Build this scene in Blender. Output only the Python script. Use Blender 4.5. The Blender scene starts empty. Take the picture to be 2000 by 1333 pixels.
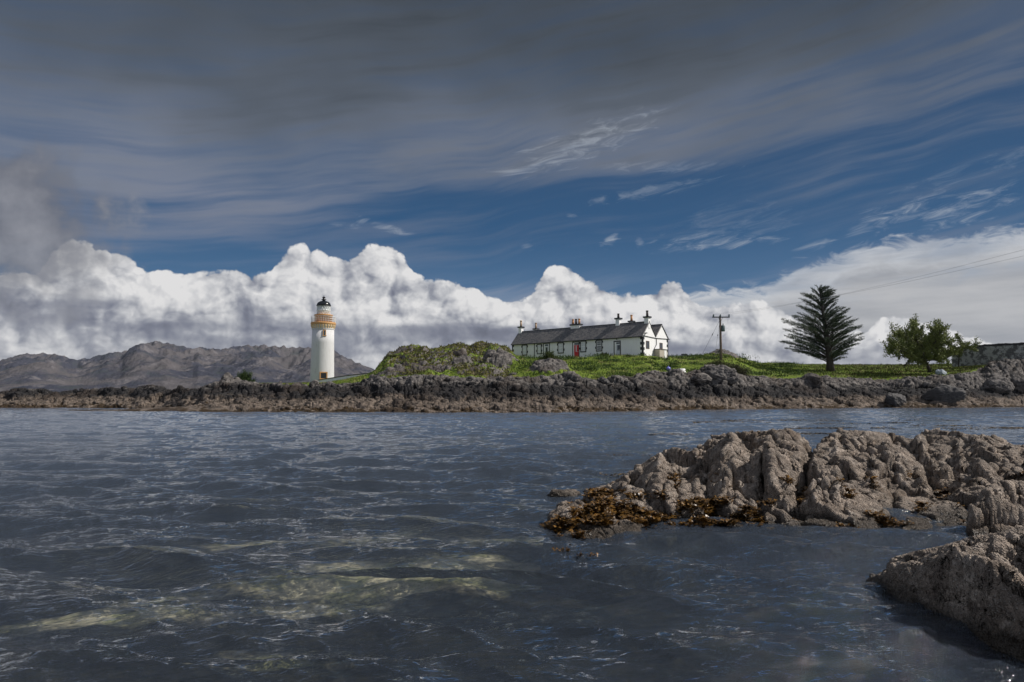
import bpy, bmesh, math, random
import numpy as np
from mathutils import Vector, Matrix
R = math.radians
# ------------------------------------------------------------------ camera
F_PX, CAM_H, PITCH = 1333.0, 1.5, math.atan(106.5/1333.0)
SCN = bpy.context.scene
cam_d = bpy.data.cameras.new('camera')
cam = bpy.data.objects.new('camera', cam_d)
SCN.collection.objects.link(cam)
cam_d.sensor_width = 36.0
cam_d.lens = 36.0*F_PX/2000.0
cam_d.clip_start = 0.05
cam_d.clip_end = 60000
cam.location = (0, 0, CAM_H)
cam.rotation_euler = (R(90)+PITCH, 0, 0)
SCN.camera = cam
SCN.render.resolution_x, SCN.render.resolution_y = 1024, 682
SCN.view_settings.view_transform = 'Standard'
SCN.view_settings.look = 'None'
SCN.view_settings.exposure = 0
SCN.view_settings.gamma = 1
SCN.view_settings.use_curve_mapping = False

def pdir(px, py):
    """world direction through a point measured in the photograph, scaled so that y = 1"""
    u, v = (px-1000)/F_PX, (666.5-py)/F_PX
    x, y, z = u, math.cos(PITCH)-v*math.sin(PITCH), math.sin(PITCH)+v*math.cos(PITCH)
    return x/y, 1.0, z/y
def at(px, py, Y):
    d = pdir(px, py)
    return Vector((d[0]*Y, Y, CAM_H+d[2]*Y))
def zat(py, Y, px=1000): return at(px, py, Y).z
def ae(px, py):
    d = Vector(pdir(px, py)).normalized()
    return math.degrees(math.atan2(d.x, d.y)), math.degrees(math.asin(d.z))
def lin(*c):
    return tuple(((v/255)/12.92 if v/255 <= .04045 else ((v/255+.055)/1.055)**2.4) for v in c)

# ------------------------------------------------------------------ sun
SUN_EL, SUN_AZ = 43.0, 93.0           # azimuth clockwise from +Y (the view) towards +X
sdir = Vector((math.sin(R(SUN_AZ))*math.cos(R(SUN_EL)), math.cos(R(SUN_AZ))*math.cos(R(SUN_EL)), math.sin(R(SUN_EL))))
sl = bpy.data.lights.new('sun', 'SUN')
sl.energy = 4.9; sl.angle = R(0.5); sl.color = (1.0, 0.94, 0.87)
so = bpy.data.objects.new('sun', sl); SCN.collection.objects.link(so)
so.rotation_euler = sdir.to_track_quat('Z', 'Y').to_euler()

# ------------------------------------------------------------------ node helper
class NG:
    def __init__(s, tree, dim='3D'): s.t = tree; s.dim = dim
    def new(s, typ, **kw):
        n = s.t.nodes.new(typ)
        for k, v in kw.items(): setattr(n, k, v)
        return n
    def put(s, sock, v):
        if isinstance(v, E): s.t.links.new(v.s, sock)
        elif isinstance(v, bpy.types.NodeSocket): s.t.links.new(v, sock)
        elif isinstance(v, (tuple, list)) and len(v) == 3 and sock.type == 'RGBA': sock.default_value = (*v, 1)
        else: sock.default_value = v
    def m(s, op, *a, clamp=False):
        n = s.new('ShaderNodeMath', operation=op); n.use_clamp = clamp
        for i, v in enumerate(a): s.put(n.inputs[i], v)
        return E(s, n.outputs[0])
    def ss(s, a, b, x, lo=0.0, hi=1.0):
        n = s.new('ShaderNodeMapRange', interpolation_type='SMOOTHSTEP')
        for i, v in enumerate((x, a, b, lo, hi)): s.put(n.inputs[i], v)
        return E(s, n.outputs[0])
    def ls(s, a, b, x, lo=0.0, hi=1.0):
        n = s.new('ShaderNodeMapRange')
        for i, v in enumerate((x, a, b, lo, hi)): s.put(n.inputs[i], v)
        return E(s, n.outputs[0])
    def vec(s, x, y, z=0.0):
        n = s.new('ShaderNodeCombineXYZ')
        for i, v in enumerate((x, y, z)): s.put(n.inputs[i], v)
        return E(s, n.outputs[0])
    def sep(s, v):
        n = s.new('ShaderNodeSeparateXYZ'); s.put(n.inputs[0], v)
        return [E(s, o) for o in n.outputs]
    def vm(s, op, a, b=None, sc=None):
        n = s.new('ShaderNodeVectorMath', operation=op); s.put(n.inputs[0], a)
        if b is not None: s.put(n.inputs[1], b)
        if sc is not None: s.put(n.inputs['Scale'], sc)
        return E(s, n.outputs[0])
    def noise(s, v, scale, detail=4.0, rough=.5, dist=0.0, typ='FBM', color=False):
        n = s.new('ShaderNodeTexNoise', noise_type=typ, noise_dimensions=s.dim)
        if typ != 'FBM': n.normalize = False
        if v is not None: s.put(n.inputs['Vector'], v)
        s.put(n.inputs['Scale'], scale); s.put(n.inputs['Detail'], detail); s.put(n.inputs['Roughness'], rough); s.put(n.inputs['Distortion'], dist)
        return E(s, n.outputs['Color' if color else 'Fac'])
    def vor(s, v, scale, feature='F1', smooth=None, out='Distance', rand=1.0):
        n = s.new('ShaderNodeTexVoronoi', feature=feature, voronoi_dimensions=s.dim)
        if v is not None: s.put(n.inputs['Vector'], v)
        s.put(n.inputs['Scale'], scale); s.put(n.inputs['Randomness'], rand)
        if smooth is not None: s.put(n.inputs['Smoothness'], smooth)
        return E(s, n.outputs[out])
    def mix(s, f, a, b, blend='MIX'):
        n = s.new('ShaderNodeMix', data_type='RGBA', blend_type=blend)
        s.put(n.inputs[0], f); s.put(n.inputs[6], a); s.put(n.inputs[7], b)
        return E(s, n.outputs[2])
    def ramp(s, x, stops, interp='LINEAR'):
        n = s.new('ShaderNodeValToRGB'); s.put(n.inputs[0], x)
        cr = n.color_ramp; cr.interpolation = interp
        while len(cr.elements) < len(stops): cr.elements.new(.5)
        for e, (p, c) in zip(cr.elements, stops):
            e.position = p; e.color = (*c, 1) if len(c) == 3 else c
        return E(s, n.outputs[0])
    def curve(s, x, pts):
        n = s.new('ShaderNodeFloatCurve'); s.put(n.inputs['Value'], x)
        c = n.mapping.curves[0]; n.mapping.use_clip = False
        while len(c.points) < len(pts): c.points.new(.5, .5)
        for q, (a, b) in zip(c.points, pts): q.location = (a, b); q.handle_type = 'AUTO_CLAMPED'
        n.mapping.update()
        return E(s, n.outputs[0])
class E:
    def __init__(s, g, sock): s.g, s.s = g, sock
    def __add__(s, o): return s.g.m('ADD', s, o)
    __radd__ = __add__
    def __sub__(s, o): return s.g.m('SUBTRACT', s, o)
    def __rsub__(s, o): return s.g.m('SUBTRACT', o, s)
    def __mul__(s, o): return s.g.m('MULTIPLY', s, o)
    __rmul__ = __mul__
    def __truediv__(s, o): return s.g.m('DIVIDE', s, o)
    def cl(s): return s.g.m('ADD', s, 0.0, clamp=True)

# ------------------------------------------------------------------ sky
def build_sky():
    w = bpy.data.worlds.new('World'); SCN.world = w; w.use_nodes = True
    t = w.node_tree; t.nodes.clear(); g = NG(t, '2D')
    tc = g.new('ShaderNodeTexCoord')
    x, y, z = g.sep(tc.outputs['Generated'])
    az = g.m('ARCTAN2', x, y)*57.29578
    el = g.m('ARCSINE', z)*57.29578
    ax = g.ls(-60, 60, az)
    ax.s.node.clamp = True
    def cv(pts):      # a skyline given by points measured in the photograph
        q = sorted(ae(*p) for p in pts)
        return g.curve(ax, [((a+60)/120, e/40) for a, e in q])*40.0
    front = g.ss(-.1, .5, y)
    # clear sky
    sky = g.new('ShaderNodeTexSky', sky_type='NISHITA'); sky.sun_disc = False
    sky.sun_elevation = R(SUN_EL); sky.sun_rotation = R(SUN_AZ)
    sky.altitude = 0; sky.air_density = 1.0; sky.dust_density = .4; sky.ozone_density = 2.5
    blue = g.mix(1.0, E(g, sky.outputs[0]), g.ramp(el/40.0, [(0, (.20, .24, .28)), (.25, (.11, .17, .24)), (.5, (.085, .14, .21)), (1, (.09, .13, .19))]), 'MULTIPLY')
    blue = g.mix(.80, blue, g.ramp(el/32.0, [(0, tuple(10*c for c in lin(120, 150, 180))), (.22, tuple(10*c for c in lin(82, 120, 158))), (.42, tuple(10*c for c in lin(46, 90, 132))), (.66, tuple(10*c for c in lin(48, 80, 116))), (1, tuple(10*c for c in lin(38, 58, 82)))]))
    # high veil of cirrus in long streaks, slightly tilted
    th = R(9)
    sx = az*math.cos(th)+el*math.sin(th); sy = el*math.cos(th)-az*math.sin(th)
    wv = g.noise(g.vec(az, el), .06, 2.0)
    sy2 = sy+(wv-.5)*2.6
    st1 = g.noise(g.vec(sx*.12, sy2*1.0), .34, 5.0, .50)
    st2 = g.noise(g.vec(sx*.075+90, sy2*1.15), 1.1, 6.0, .56)
    st = st1*.66+st2*.34
    vb = cv([(-300, 480), (0, 470), (300, 452), (500, 432), (700, 388), (850, 358), (1000, 338), (1250, 312), (1500, 268), (1750, 215), (2000, 150), (2300, 90)])
    veil = g.ss(-2.6, 3.4, el-vb+(st-.5)*11.0)
    low = g.ss(.45, .72, st)*.34*g.ss(1.0, 3.0, el)
    band = g.ss(.36, .62, st)*g.ss(-14, 0, az)*g.ss(11.5, 7.0, el)*.85
    rstreak = g.ss(.40, .70, st)*g.ss(10, 30, az)*g.ss(11, 16, el)*.6
    cov = g.m('MAXIMUM', g.m('MAXIMUM', veil*g.ss(.28, .60, st, .45, 1.0), low), g.m('MAXIMUM', band, rstreak))
    vt = (el+(st-.5)*16.0+(g.noise(g.vec(az*.5+50, el), .12, 3.0)-.5)*9.0)/34.0
    vcol = g.ramp(vt, [(0, tuple(10*c for c in lin(176, 184, 196))), (.2, tuple(10*c for c in lin(146, 158, 178))), (.38, tuple(10*c for c in lin(126, 133, 151))), (.52, tuple(10*c for c in lin(116, 124, 140))), (.72, tuple(10*c for c in lin(86, 94, 106))), (.95, tuple(10*c for c in lin(60, 67, 75)))])
    col = g.mix(cov, blue, vcol)
    # small loose wisps
    wn = g.noise(g.vec(sx*.26+(wv-.5)*2+40, sy*1.25), 1.5, 8.0, .66, .5)
    wis = None
    for (px, py, rx, ry, an, am) in [(1130, 285, 130, 22, 17, .85), (1190, 262, 70, 10, 10, .6), (1010, 335, 38, 10, 4, .9), (1300, 326, 95, 8, -3, .5), (1265, 375, 95, 9, 7, .55),
                                     (1390, 474, 95, 10, 0, 1.0), (1340, 482, 60, 7, 5, .7), (1190, 470, 16, 9, 30, 1.0), (1248, 473, 9, 7, 0, .9), (1412, 440, 90, 24, 12, .32), (740, 440, 55, 6, -14, .85), (665, 438, 30, 6, -10, .5),
                                     (1790, 408, 65, 16, 8, .95), (1885, 405, 55, 20, 14, .95), (1910, 330, 90, 10, 10, .4), (1600, 481, 30, 7, 10, .8), (1680, 455, 20, 10, 20, .7), (1030, 482, 12, 5, 0, .7), (1115, 422, 9, 3, 0, .6), (1500, 440, 60, 14, 20, .3)]:
        a0, e0 = ae(px, py); k = 57.3/F_PX
        c, s_ = math.cos(R(an)), math.sin(R(an))
        u = ((az-a0)*c+(el-e0)*s_)/(rx*k*1.25); v = ((el-e0)*c-(az-a0)*s_)/(ry*k*1.5)
        f = g.ss(1.0, -1.7, u*u+v*v+(.5-wn)*6.0)*am
        wis = f if wis is None else g.m('MAXIMUM', wis, f)
    col = g.mix(wis*.60, col, tuple(10*c for c in lin(178, 186, 196)))
    # pale sheet of stratus low on the right
    sb = cv([(900, 610), (1000, 590), (1200, 575), (1350, 562), (1450, 555), (1500, 545), (1530, 522), (1600, 504), (1690, 472), (1800, 456), (2000, 436), (2300, 420)])
    sn = g.noise(g.vec(az*.45+70, el*1.1), .9, 8.0, .62, .4)
    sd = sb-el+(sn-.5)*3.4
    hole = g.ss(.62, .36, g.noise(g.vec(az*.12+20, el*.8), .7, 4.0))
    stra = g.ss(0.0, 1.1, sd)*g.ss(-6, 19, az+(sn-.5)*14)*(1.0-.45*(1.0-hole)*g.ss(5.0, 1.0, sd))
    scol = g.mix(g.ss(0.2, 3.5, sd), tuple(10*c for c in lin(200, 203, 208)), g.ramp(g.noise(g.vec(az*.15+10, el*1.2), .5, 5.0, .55), [(.3, tuple(10*c for c in lin(152, 155, 162))), (.7, tuple(10*c for c in lin(182, 183, 186)))]))
    col = g.mix(stra, col, scol)
    # cumulus bank
    def billow(a, e):
        wx = g.noise(g.vec(a+110, e), .35, 3.0, .5, color=True)
        p = g.vm('ADD', g.vec(a, e*1.12), g.vm('SCALE', g.vm('SUBTRACT', wx, (.5, .5, .5)), sc=1.5))
        def puff(sc, sm):
            q = g.vor(p, sc, 'SMOOTH_F1', sm); return 1.0-q*q*1.15
        f = g.noise(p, 1.5, 7.0, .62)
        return puff(.19, .75)*.95+puff(.42, .14)*.44+puff(1.0, .12)*.21+puff(2.3, .10)*.095+f*.20
    h0 = billow(az, el)
    h1 = billow(az+.55, el+.62)
    top = cv([(-400, 560), (0, 535), (60, 540), (110, 505), (150, 484), (200, 492), (245, 502), (290, 536), (330, 530), (400, 526), (460, 530), (515, 540), (545, 515), (600, 490), (645, 500), (690, 506), (740, 494), (785, 512), (805, 535), (880, 560), (960, 580), (1010, 592),
              (1045, 572), (1065, 548), (1100, 528), (1135, 547), (1170, 552), (1200, 575), (1250, 560), (1300, 553), (1340, 575), (1375, 605), (1440, 608), (1490, 604), (1560, 630), (1620, 665), (1690, 660), (1745, 628), (1790, 640), (1870, 655), (1930, 678), (1990, 708), (2300, 720)])
    d = top-el+(h0-1.24)*1.7
    ds = cv([(-300, 540), (200, 500), (420, 528), (650, 502), (900, 562), (1010, 585), (1110, 552), (1300, 575), (1500, 605), (1760, 645), (2000, 700), (2300, 720)])-el
    mask = g.ss(-.05, .20, d)
    emb = (h0-h1)
    lightv = emb*.95+(h0-1.30)*.17+.75
    big = g.noise(g.vec(az*.7+41, el*1.3), .22, 4.0, .5)
    # grey undersides, in flat bases
    fb = g.noise(g.vec(az*.30+83, el*1.5), .34, 4.0, .48)
    ub = cv([(-300, 605), (0, 598), (200, 612), (400, 616), (600, 600), (780, 604), (960, 640), (1100, 640), (1250, 640), (1380, 640), (1480, 640), (1600, 665), (1700, 655), (1760, 662), (2000, 690)])
    ua = g.ss(.34, .60, g.noise(g.vec(az*.035+33, el*.30), 1.0, 2.0, .45), .15, 1.0)
    under = g.ss(1.4, -1.2, el-ub+(fb-.5)*5.0+(h0-1.4)*.5)*g.ss(.6, 2.4, ds)*ua.cl()
    lowb = g.ss(4.1, 3.1, el+(fb-.5)*1.2)
    v = .62+(lightv-.62)*(1.0-under*.62)-under*.40*(1.0-lowb*.7)-lowb*.05-g.ss(.8, 4.0, ds)*.07+(big-.5)*.34
    ccol = g.ramp(v, [(0.02, tuple(10*c for c in lin(90, 94, 108))), (.25, tuple(10*c for c in lin(118, 122, 137))), (.45, tuple(10*c for c in lin(150, 153, 163))), (.66, tuple(10*c for c in lin(192, 193, 197))), (.9, tuple(10*c for c in lin(226, 225, 225)))])
    hz = g.ss(2.6, .3, el)*.55
    ccol = g.mix(hz, ccol, tuple(10*c for c in lin(176, 182, 196)))
    col = g.mix(mask, col, ccol)
    # dim grey cloud at the left edge
    a0, e0 = ae(20, 450); k = 57.3/F_PX
    ln = g.noise(g.vec(az+61, el*1.1), .30, 6.0, .54)
    u = (az-a0)/(150*k); vv = (el-e0)/(125*k)
    lc = g.ss(1.45, .15, u*u+vv*vv+(.5-ln)*3.0)*.92
    lcol = g.ramp(ln+(e0-el)*.035, [(.25, tuple(10*c for c in lin(92, 96, 108))), (.75, tuple(10*c for c in lin(142, 144, 152)))])
    col = g.mix(lc, col, lcol)
    # unseen sky behind the camera and round the sun, bright cloud added for fill
    rear = tuple(10*c for c in (.30, .34, .42))
    rn = g.noise(tc.outputs['Generated'], 3.0, 6.0, .6)
    rc = g.mix(rn, tuple(c*.55 for c in rear), tuple(c*1.25 for c in rear))
    col = g.mix(1.0-front, col, rc)
    col = g.mix(g.ss(.002, -.02, z), col, tuple(10*c for c in lin(96, 104, 116)))
    bg = g.new('ShaderNodeBackground'); g.put(bg.inputs[0], col); bg.inputs[1].default_value = 0.1
    out = g.new('ShaderNodeOutputWorld'); t.links.new(bg.outputs[0], out.inputs[0])
    w.cycles.sampling_method = 'MANUAL'; w.cycles.sample_map_resolution = 512
build_sky()
# ------------------------------------------------------------------ scene helpers
COL = SCN.collection
def tag(o, label=None, cat=None, group=None, kind=None):
    if label: o['label'] = label
    if cat: o['category'] = cat
    if group: o['group'] = group
    if kind: o['kind'] = kind
    return o
def empty(name, loc=(0, 0, 0), rz=0.0):
    o = bpy.data.objects.new(name, None); COL.objects.link(o)
    o.location = loc; o.rotation_euler = (0, 0, rz); o.empty_display_size = .2
    return o
def link(name, me, mat, parent=None):
    o = bpy.data.objects.new(name, me); COL.objects.link(o)
    if mat is not None: me.materials.append(mat)
    if parent is not None: o.parent = parent
    return o
def copy_tree(o, parent=None):
    c = o.copy(); COL.objects.link(c); c.parent = parent
    for ch in [q for q in bpy.data.objects if q.parent == o]: copy_tree(ch, c)
    return c
def arr_mesh(name, V, Fq, smooth=True):
    """mesh from an (n,3) vertex array and an (m,k) face array"""
    me = bpy.data.meshes.new(name)
    V = np.ascontiguousarray(V, np.float32); Fq = np.ascontiguousarray(Fq, np.int32); k = Fq.shape[1]
    me.vertices.add(len(V)); me.vertices.foreach_set('co', V.ravel())
    me.loops.add(Fq.size); me.loops.foreach_set('vertex_index', Fq.ravel())
    me.polygons.add(len(Fq)); me.polygons.foreach_set('loop_start', np.arange(0, Fq.size, k, dtype=np.int32))
    me.polygons.foreach_set('use_smooth', np.full(len(Fq), smooth))
    me.update(calc_edges=True)
    return me
def grid_mesh(name, P, keep=None, wrap=False):
    r, c = P.shape[:2]
    i = np.arange(r*c).reshape(r, c)
    a, b, cc, d = i[:-1, :-1], i[:-1, 1:], i[1:, 1:], i[1:, :-1]
    Fq = np.stack([a, b, cc, d], -1).reshape(-1, 4)
    if wrap:
        Fq = np.concatenate([Fq, np.stack([i[:-1, -1], i[:-1, 0], i[1:, 0], i[1:, -1]], -1).reshape(-1, 4)])
    if keep is not None: Fq = Fq[keep.ravel()[Fq].any(1)]
    return arr_mesh(name, P.reshape(-1, 3), Fq)
def attr(me, name, a):
    at_ = me.attributes.new(name, 'FLOAT', 'POINT'); at_.data.foreach_set('value', np.ascontiguousarray(a, np.float32).ravel())

# ------------------------------------------------------------------ noise
_rg = np.random.default_rng(7)
_perm = _rg.permutation(1024).astype(np.int32); _perm = np.concatenate([_perm, _perm])
_g3 = _rg.normal(size=(1024, 3)).astype(np.float32); _g3 /= np.linalg.norm(_g3, axis=1)[:, None]
_a2 = _rg.uniform(0, 2*np.pi, 1024).astype(np.float32); _g2 = np.stack([np.cos(_a2), np.sin(_a2)], 1)
_r2 = _rg.uniform(0, 1, (1024, 2)).astype(np.float32)
def perlin2(x, y):
    x = np.asarray(x, np.float32); y = np.asarray(y, np.float32)
    xi = np.floor(x).astype(np.int32); yi = np.floor(y).astype(np.int32)
    fx, fy = x-xi, y-yi; u, v = fx*fx*(3-2*fx), fy*fy*(3-2*fy); xi &= 1023; yi &= 1023
    def c(i, j):
        g = _g2[_perm[_perm[(xi+i) & 1023]+((yi+j) & 1023)]]
        return g[..., 0]*(fx-i)+g[..., 1]*(fy-j)
    a = c(0, 0); b = c(1, 0); d = c(0, 1); e = c(1, 1)
    return (a+(b-a)*u)*(1-v)+(d+(e-d)*u)*v
def perlin3(x, y, z):
    x = np.asarray(x, np.float32); y = np.asarray(y, np.float32); z = np.asarray(z, np.float32)
    xi = np.floor(x).astype(np.int32); yi = np.floor(y).astype(np.int32); zi = np.floor(z).astype(np.int32)
    fx, fy, fz = x-xi, y-yi, z-zi
    u, v, w = fx*fx*(3-2*fx), fy*fy*(3-2*fy), fz*fz*(3-2*fz); xi &= 1023; yi &= 1023; zi &= 1023
    out = 0
    for i in (0, 1):
        px_ = _perm[(xi+i) & 1023]
        for j in (0, 1):
            py_ = _perm[px_+((yi+j) & 1023)]
            for k in (0, 1):
                g = _g3[_perm[py_+((zi+k) & 1023)]]
                d = g[..., 0]*(fx-i)+g[..., 1]*(fy-j)+g[..., 2]*(fz-k)
                out = out+d*(u if i else 1-u)*(v if j else 1-v)*(w if k else 1-w)
    return out
def fbm2(x, y, oct=5, rough=.5, ridged=False):
    s, a, t = 0, 1.0, 0.0
    for o in range(oct):
        n = perlin2(x*2**o+17.3*o, y*2**o+9.1*o)
        if ridged: n = .5-np.abs(n)*2
        s = s+a*n; t += a; a *= rough
    return s/t
def fbm3(x, y, z, oct=4, rough=.5, ridged=False):
    s, a, t = 0, 1.0, 0.0
    for o in range(oct):
        n = perlin3(x*2**o+17.3*o, y*2**o+9.1*o, z*2**o+3.7*o)
        if ridged: n = .5-np.abs(n)*2
        s = s+a*n; t += a; a *= rough
    return s/t
def vor2(x, y):
    """F1, F2 and the id noise of the nearest cell"""
    x = np.asarray(x, np.float32); y = np.asarray(y, np.float32)
    xi = np.floor(x).astype(np.int32); yi = np.floor(y).astype(np.int32)
    f1 = np.full(x.shape, 9, np.float32); f2 = f1.copy(); idn = np.zeros(x.shape, np.float32)
    for i in (-1, 0, 1):
        for j in (-1, 0, 1):
            h = _perm[_perm[(xi+i) & 1023]+((yi+j) & 1023)]; p = _r2[h]
            d = np.hypot(xi+i+p[..., 0]-x, yi+j+p[..., 1]-y)
            nr = d < f1
            f2 = np.where(nr, f1, np.minimum(f2, d)); idn = np.where(nr, h/1023.0, idn); f1 = np.where(nr, d, f1)
    return f1, f2, idn
def slabs(x, y, amp, tilt, gap=.12, gdep=.3):
    """broken bedrock: every cell is a tilted slab at a height of its own, with a crack round it"""
    x = np.asarray(x, np.float32); y = np.asarray(y, np.float32)
    xi = np.floor(x).astype(np.int32); yi = np.floor(y).astype(np.int32)
    f1 = np.full(x.shape, 9, np.float32); f2 = f1.copy(); hh = np.zeros(x.shape, np.int32); ox = np.zeros(x.shape, np.float32); oy = ox.copy()
    for i in (-1, 0, 1):
        for j in (-1, 0, 1):
            h = _perm[_perm[(xi+i) & 1023]+((yi+j) & 1023)]; p = _r2[h]
            dx = xi+i+p[..., 0]-x; dy = yi+j+p[..., 1]-y; d = np.hypot(dx, dy); nr = d < f1
            f2 = np.where(nr, f1, np.minimum(f2, d)); hh = np.where(nr, h, hh); ox = np.where(nr, dx, ox); oy = np.where(nr, dy, oy); f1 = np.where(nr, d, f1)
    a = hh*2.399; k = _r2[(hh*7+3) & 1023]
    return amp*(hh/1023.0-.5)+tilt*k[..., 0]*(ox*np.cos(a)+oy*np.sin(a))-gdep*sst(gap, 0, f2-f1)
def sst(a, b, x):
    t = np.clip((x-a)/(b-a), 0, 1); return t*t*(3-2*t)
def normals(P):
    du = np.gradient(P, axis=1); dv = np.gradient(P, axis=0)
    n = np.cross(du, dv); n /= np.linalg.norm(n, axis=-1, keepdims=True)+1e-12
    n[n[..., 2] < 0] *= -1
    return n
def slope_of(px): return (px-1000)/F_PX
def raytan(px, py):
    """x/y and (z-cam)/y for arrays of photograph points"""
    u, v = (px-1000)/F_PX, (666.5-py)/F_PX
    y = math.cos(PITCH)-v*math.sin(PITCH); z = math.sin(PITCH)+v*math.cos(PITCH)
    return u/y, z/y
def project(P):
    x, y, z = P[..., 0], P[..., 1], P[..., 2]-CAM_H
    d = y*math.cos(PITCH)+z*math.sin(PITCH); v = -y*math.sin(PITCH)+z*math.cos(PITCH)
    return 1000+F_PX*x/d, 666.5-F_PX*v/d
def tabf(pts):
    a = np.array(sorted(pts), float)
    return lambda x: np.interp(x, a[:, 0], a[:, 1])
def smooth1(a, n):
    k = np.hanning(n+2)[1:-1]; k /= k.sum()
    return np.convolve(np.pad(a, n//2, mode='edge'), k, 'valid')[:len(a)]

# ------------------------------------------------------------------ materials
def mat(name, dim='3D'):
    m = bpy.data.materials.new(name); m.use_nodes = True
    g = NG(m.node_tree, dim); b = m.node_tree.nodes['Principled BSDF']
    return m, g, b
def pos(g): return g.new('ShaderNodeNewGeometry').outputs['Position']
def bump(g, b, h, dist, strength=1.0, normal=None):
    n = g.new('ShaderNodeBump'); g.put(n.inputs['Height'], h); n.inputs['Distance'].default_value = dist; n.inputs['Strength'].default_value = strength
    if normal is not None: g.put(n.inputs['Normal'], normal)
    if b is not None: g.put(b.inputs['Normal'], n.outputs[0])
    return n.outputs[0]
def simple(name, c, rough=.6, var=.12, scale=3.0, metal=0.0, bmp=0.0, bscale=30.0, spec=.5):
    m, g, b = mat(name)
    o = g.new('ShaderNodeTexCoord').outputs['Object']
    n = g.noise(o, scale, 5.0, .6)
    g.put(b.inputs['Base Color'], g.mix(n, tuple(v*(1-var) for v in c), tuple(min(1, v*(1+var)) for v in c)))
    b.inputs['Roughness'].default_value = rough; b.inputs['Metallic'].default_value = metal
    b.inputs['Specular IOR Level'].default_value = spec
    if bmp: bump(g, b, g.noise(o, bscale, 4.0, .6), bmp)
    return m
M = {}
def rock_colour(g, p, zshift=0.0):
    """shore rock: tide bands of weed, barnacle tan, black lichen and pale grey lichen by height above the water"""
    x, y, z = g.sep(p)
    n1 = g.noise(p, .35, 4.0, .55); n2 = g.noise(p, 1.6, 6.0, .65); n3 = g.noise(p, 7.0, 5.0, .6)
    zz = z+zshift+(n1-.5)*2.0+(n2-.5)*2.0+(n3-.5)*.5
    weed = g.mix(n2, (.070, .042, .016), (.020, .014, .009))
    tan = g.mix(g.ss(.35, .7, n2), (.060, .048, .040), (.28, .222, .178))
    tan = g.mix(g.ss(.50, .72, n3), tan, (.29, .255, .22))
    blk = g.mix(g.ss(.42, .75, n3), (.016, .016, .018), (.085, .080, .080))
    gry = g.mix(g.ss(.35, .65, n2), (.062, .058, .058), (.235, .215, .200))
    c = g.mix(g.ss(.12, .42, zz), weed, tan)
    c = g.mix(g.ss(1.15, 1.6, zz), c, blk)
    c = g.mix(g.ss(2.4, 3.1, zz), c, gry)
    c = g.mix(g.ss(.54, .68, n3)*.75, c, (.025, .023, .023))
    c = g.mix(g.ss(.40, .28, n3)*.6, c, (.38, .35, .32))
    n0 = g.noise(p, .16, 3.0, .6)
    c = g.mix(g.ss(.50, .66, n0)*.55, c, (.060, .045, .036))
    return c, n2, n3
def m_ground():
    m, g, b = mat('island_ground'); p = pos(g)
    c, n2, n3 = rock_colour(g, p)
    gr = E(g, g.new('ShaderNodeAttribute', attribute_name='grass').outputs['Fac'])
    he = E(g, g.new('ShaderNodeAttribute', attribute_name='heath').outputs['Fac'])
    a1 = g.noise(p, .45, 5.0, .6); a2 = g.noise(p, 2.2, 6.0, .7)
    green = g.mix(g.ss(.3, .7, a2), (.045, .085, .010), (.235, .310, .040))
    straw = g.mix(a2, (.12, .105, .04), (.25, .22, .09))
    gc = g.mix(g.ss(.52, .70, a1), green, straw)
    hc = g.mix(g.ss(.40, .62, a2), (.022, .022, .010), (.150, .145, .035))
    gc = g.mix(g.ss(.30, .62, he+(a1-.5)*1.1), gc, hc)
    f = g.ss(.40, .60, gr+(n2-.5)*.5)
    g.put(b.inputs['Base Color'], g.mix(f, c, gc))
    b.inputs['Roughness'].default_value = .9; b.inputs['Specular IOR Level'].default_value = .2
    bump(g, b, n3*.9+g.noise(p, 22.0, 4.0, .6)*.3+n2, .30, .9)
    return m
def m_rock(name, zs=0.0, dark=1.0):
    m, g, b = mat(name); p = pos(g)
    c, n2, n3 = rock_colour(g, p, zs)
    g.put(b.inputs['Base Color'], c); b.inputs['Roughness'].default_value = .9; b.inputs['Specular IOR Level'].default_value = .2
    bump(g, b, n3*.9+g.noise(p, 22.0, 4.0, .6)*.3+n2, .22, .9)
    return m
def m_barnacle():
    """near rocks: grey brown stone under a crust of barnacles"""
    m, g, b = mat('barnacle_rock'); p = pos(g)
    x, y, z = g.sep(p)
    n1 = g.noise(p, 1.3, 5.0, .6); n2 = g.noise(p, 6.0, 6.0, .65); n3 = g.noise(p, 40.0, 4.0, .7)
    v = g.vor(p, 55.0); v2 = g.vor(p, 120.0)
    crust = g.ss(.42, .62, g.noise(p, 3.2, 6.0, .7)+(n3-.5)*.5)
    stone = g.mix(g.ss(.3, .7, n2), (.115, .090, .073), (.46, .375, .305))
    barn = g.mix(g.ss(.12, .5, v), (.66, .60, .53), (.13, .105, .085))
    barn = g.mix(g.ss(.42, .72, n3)*.8, barn, (.19, .155, .13))
    c = g.mix(crust*.75, stone, barn)
    c = g.mix(g.ss(.54, .66, n1)*.6, c, (.13, .092, .062))
    c = g.mix(g.ss(.47, .36, g.noise(p, 4.5, 6.0, .7))*.6, c, (.56, .48, .41))
    wet = g.ss(.14, .02, z+(n2-.5)*.12)
    c = g.mix(wet*.8, c, (.035, .028, .020))
    c = g.mix(g.ss(-.02, -.12, z), c, g.mix(n2, (.030, .030, .024), (.085, .075, .048)))
    g.put(b.inputs['Base Color'], c)
    g.put(b.inputs['Roughness'], g.ls(0, 1, wet*g.ss(-.12, -.02, z), .85, .35)); g.put(b.inputs['Specular IOR Level'], g.ss(-.10, .0, z)*.35)
    h = (1.0-g.ss(.0, .6, v))*.8+(1.0-v2)*.25+n3*.9+n2*2.0
    bump(g, b, h*g.ss(-.12, .0, z), .032, 1.0)
    return m

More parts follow.
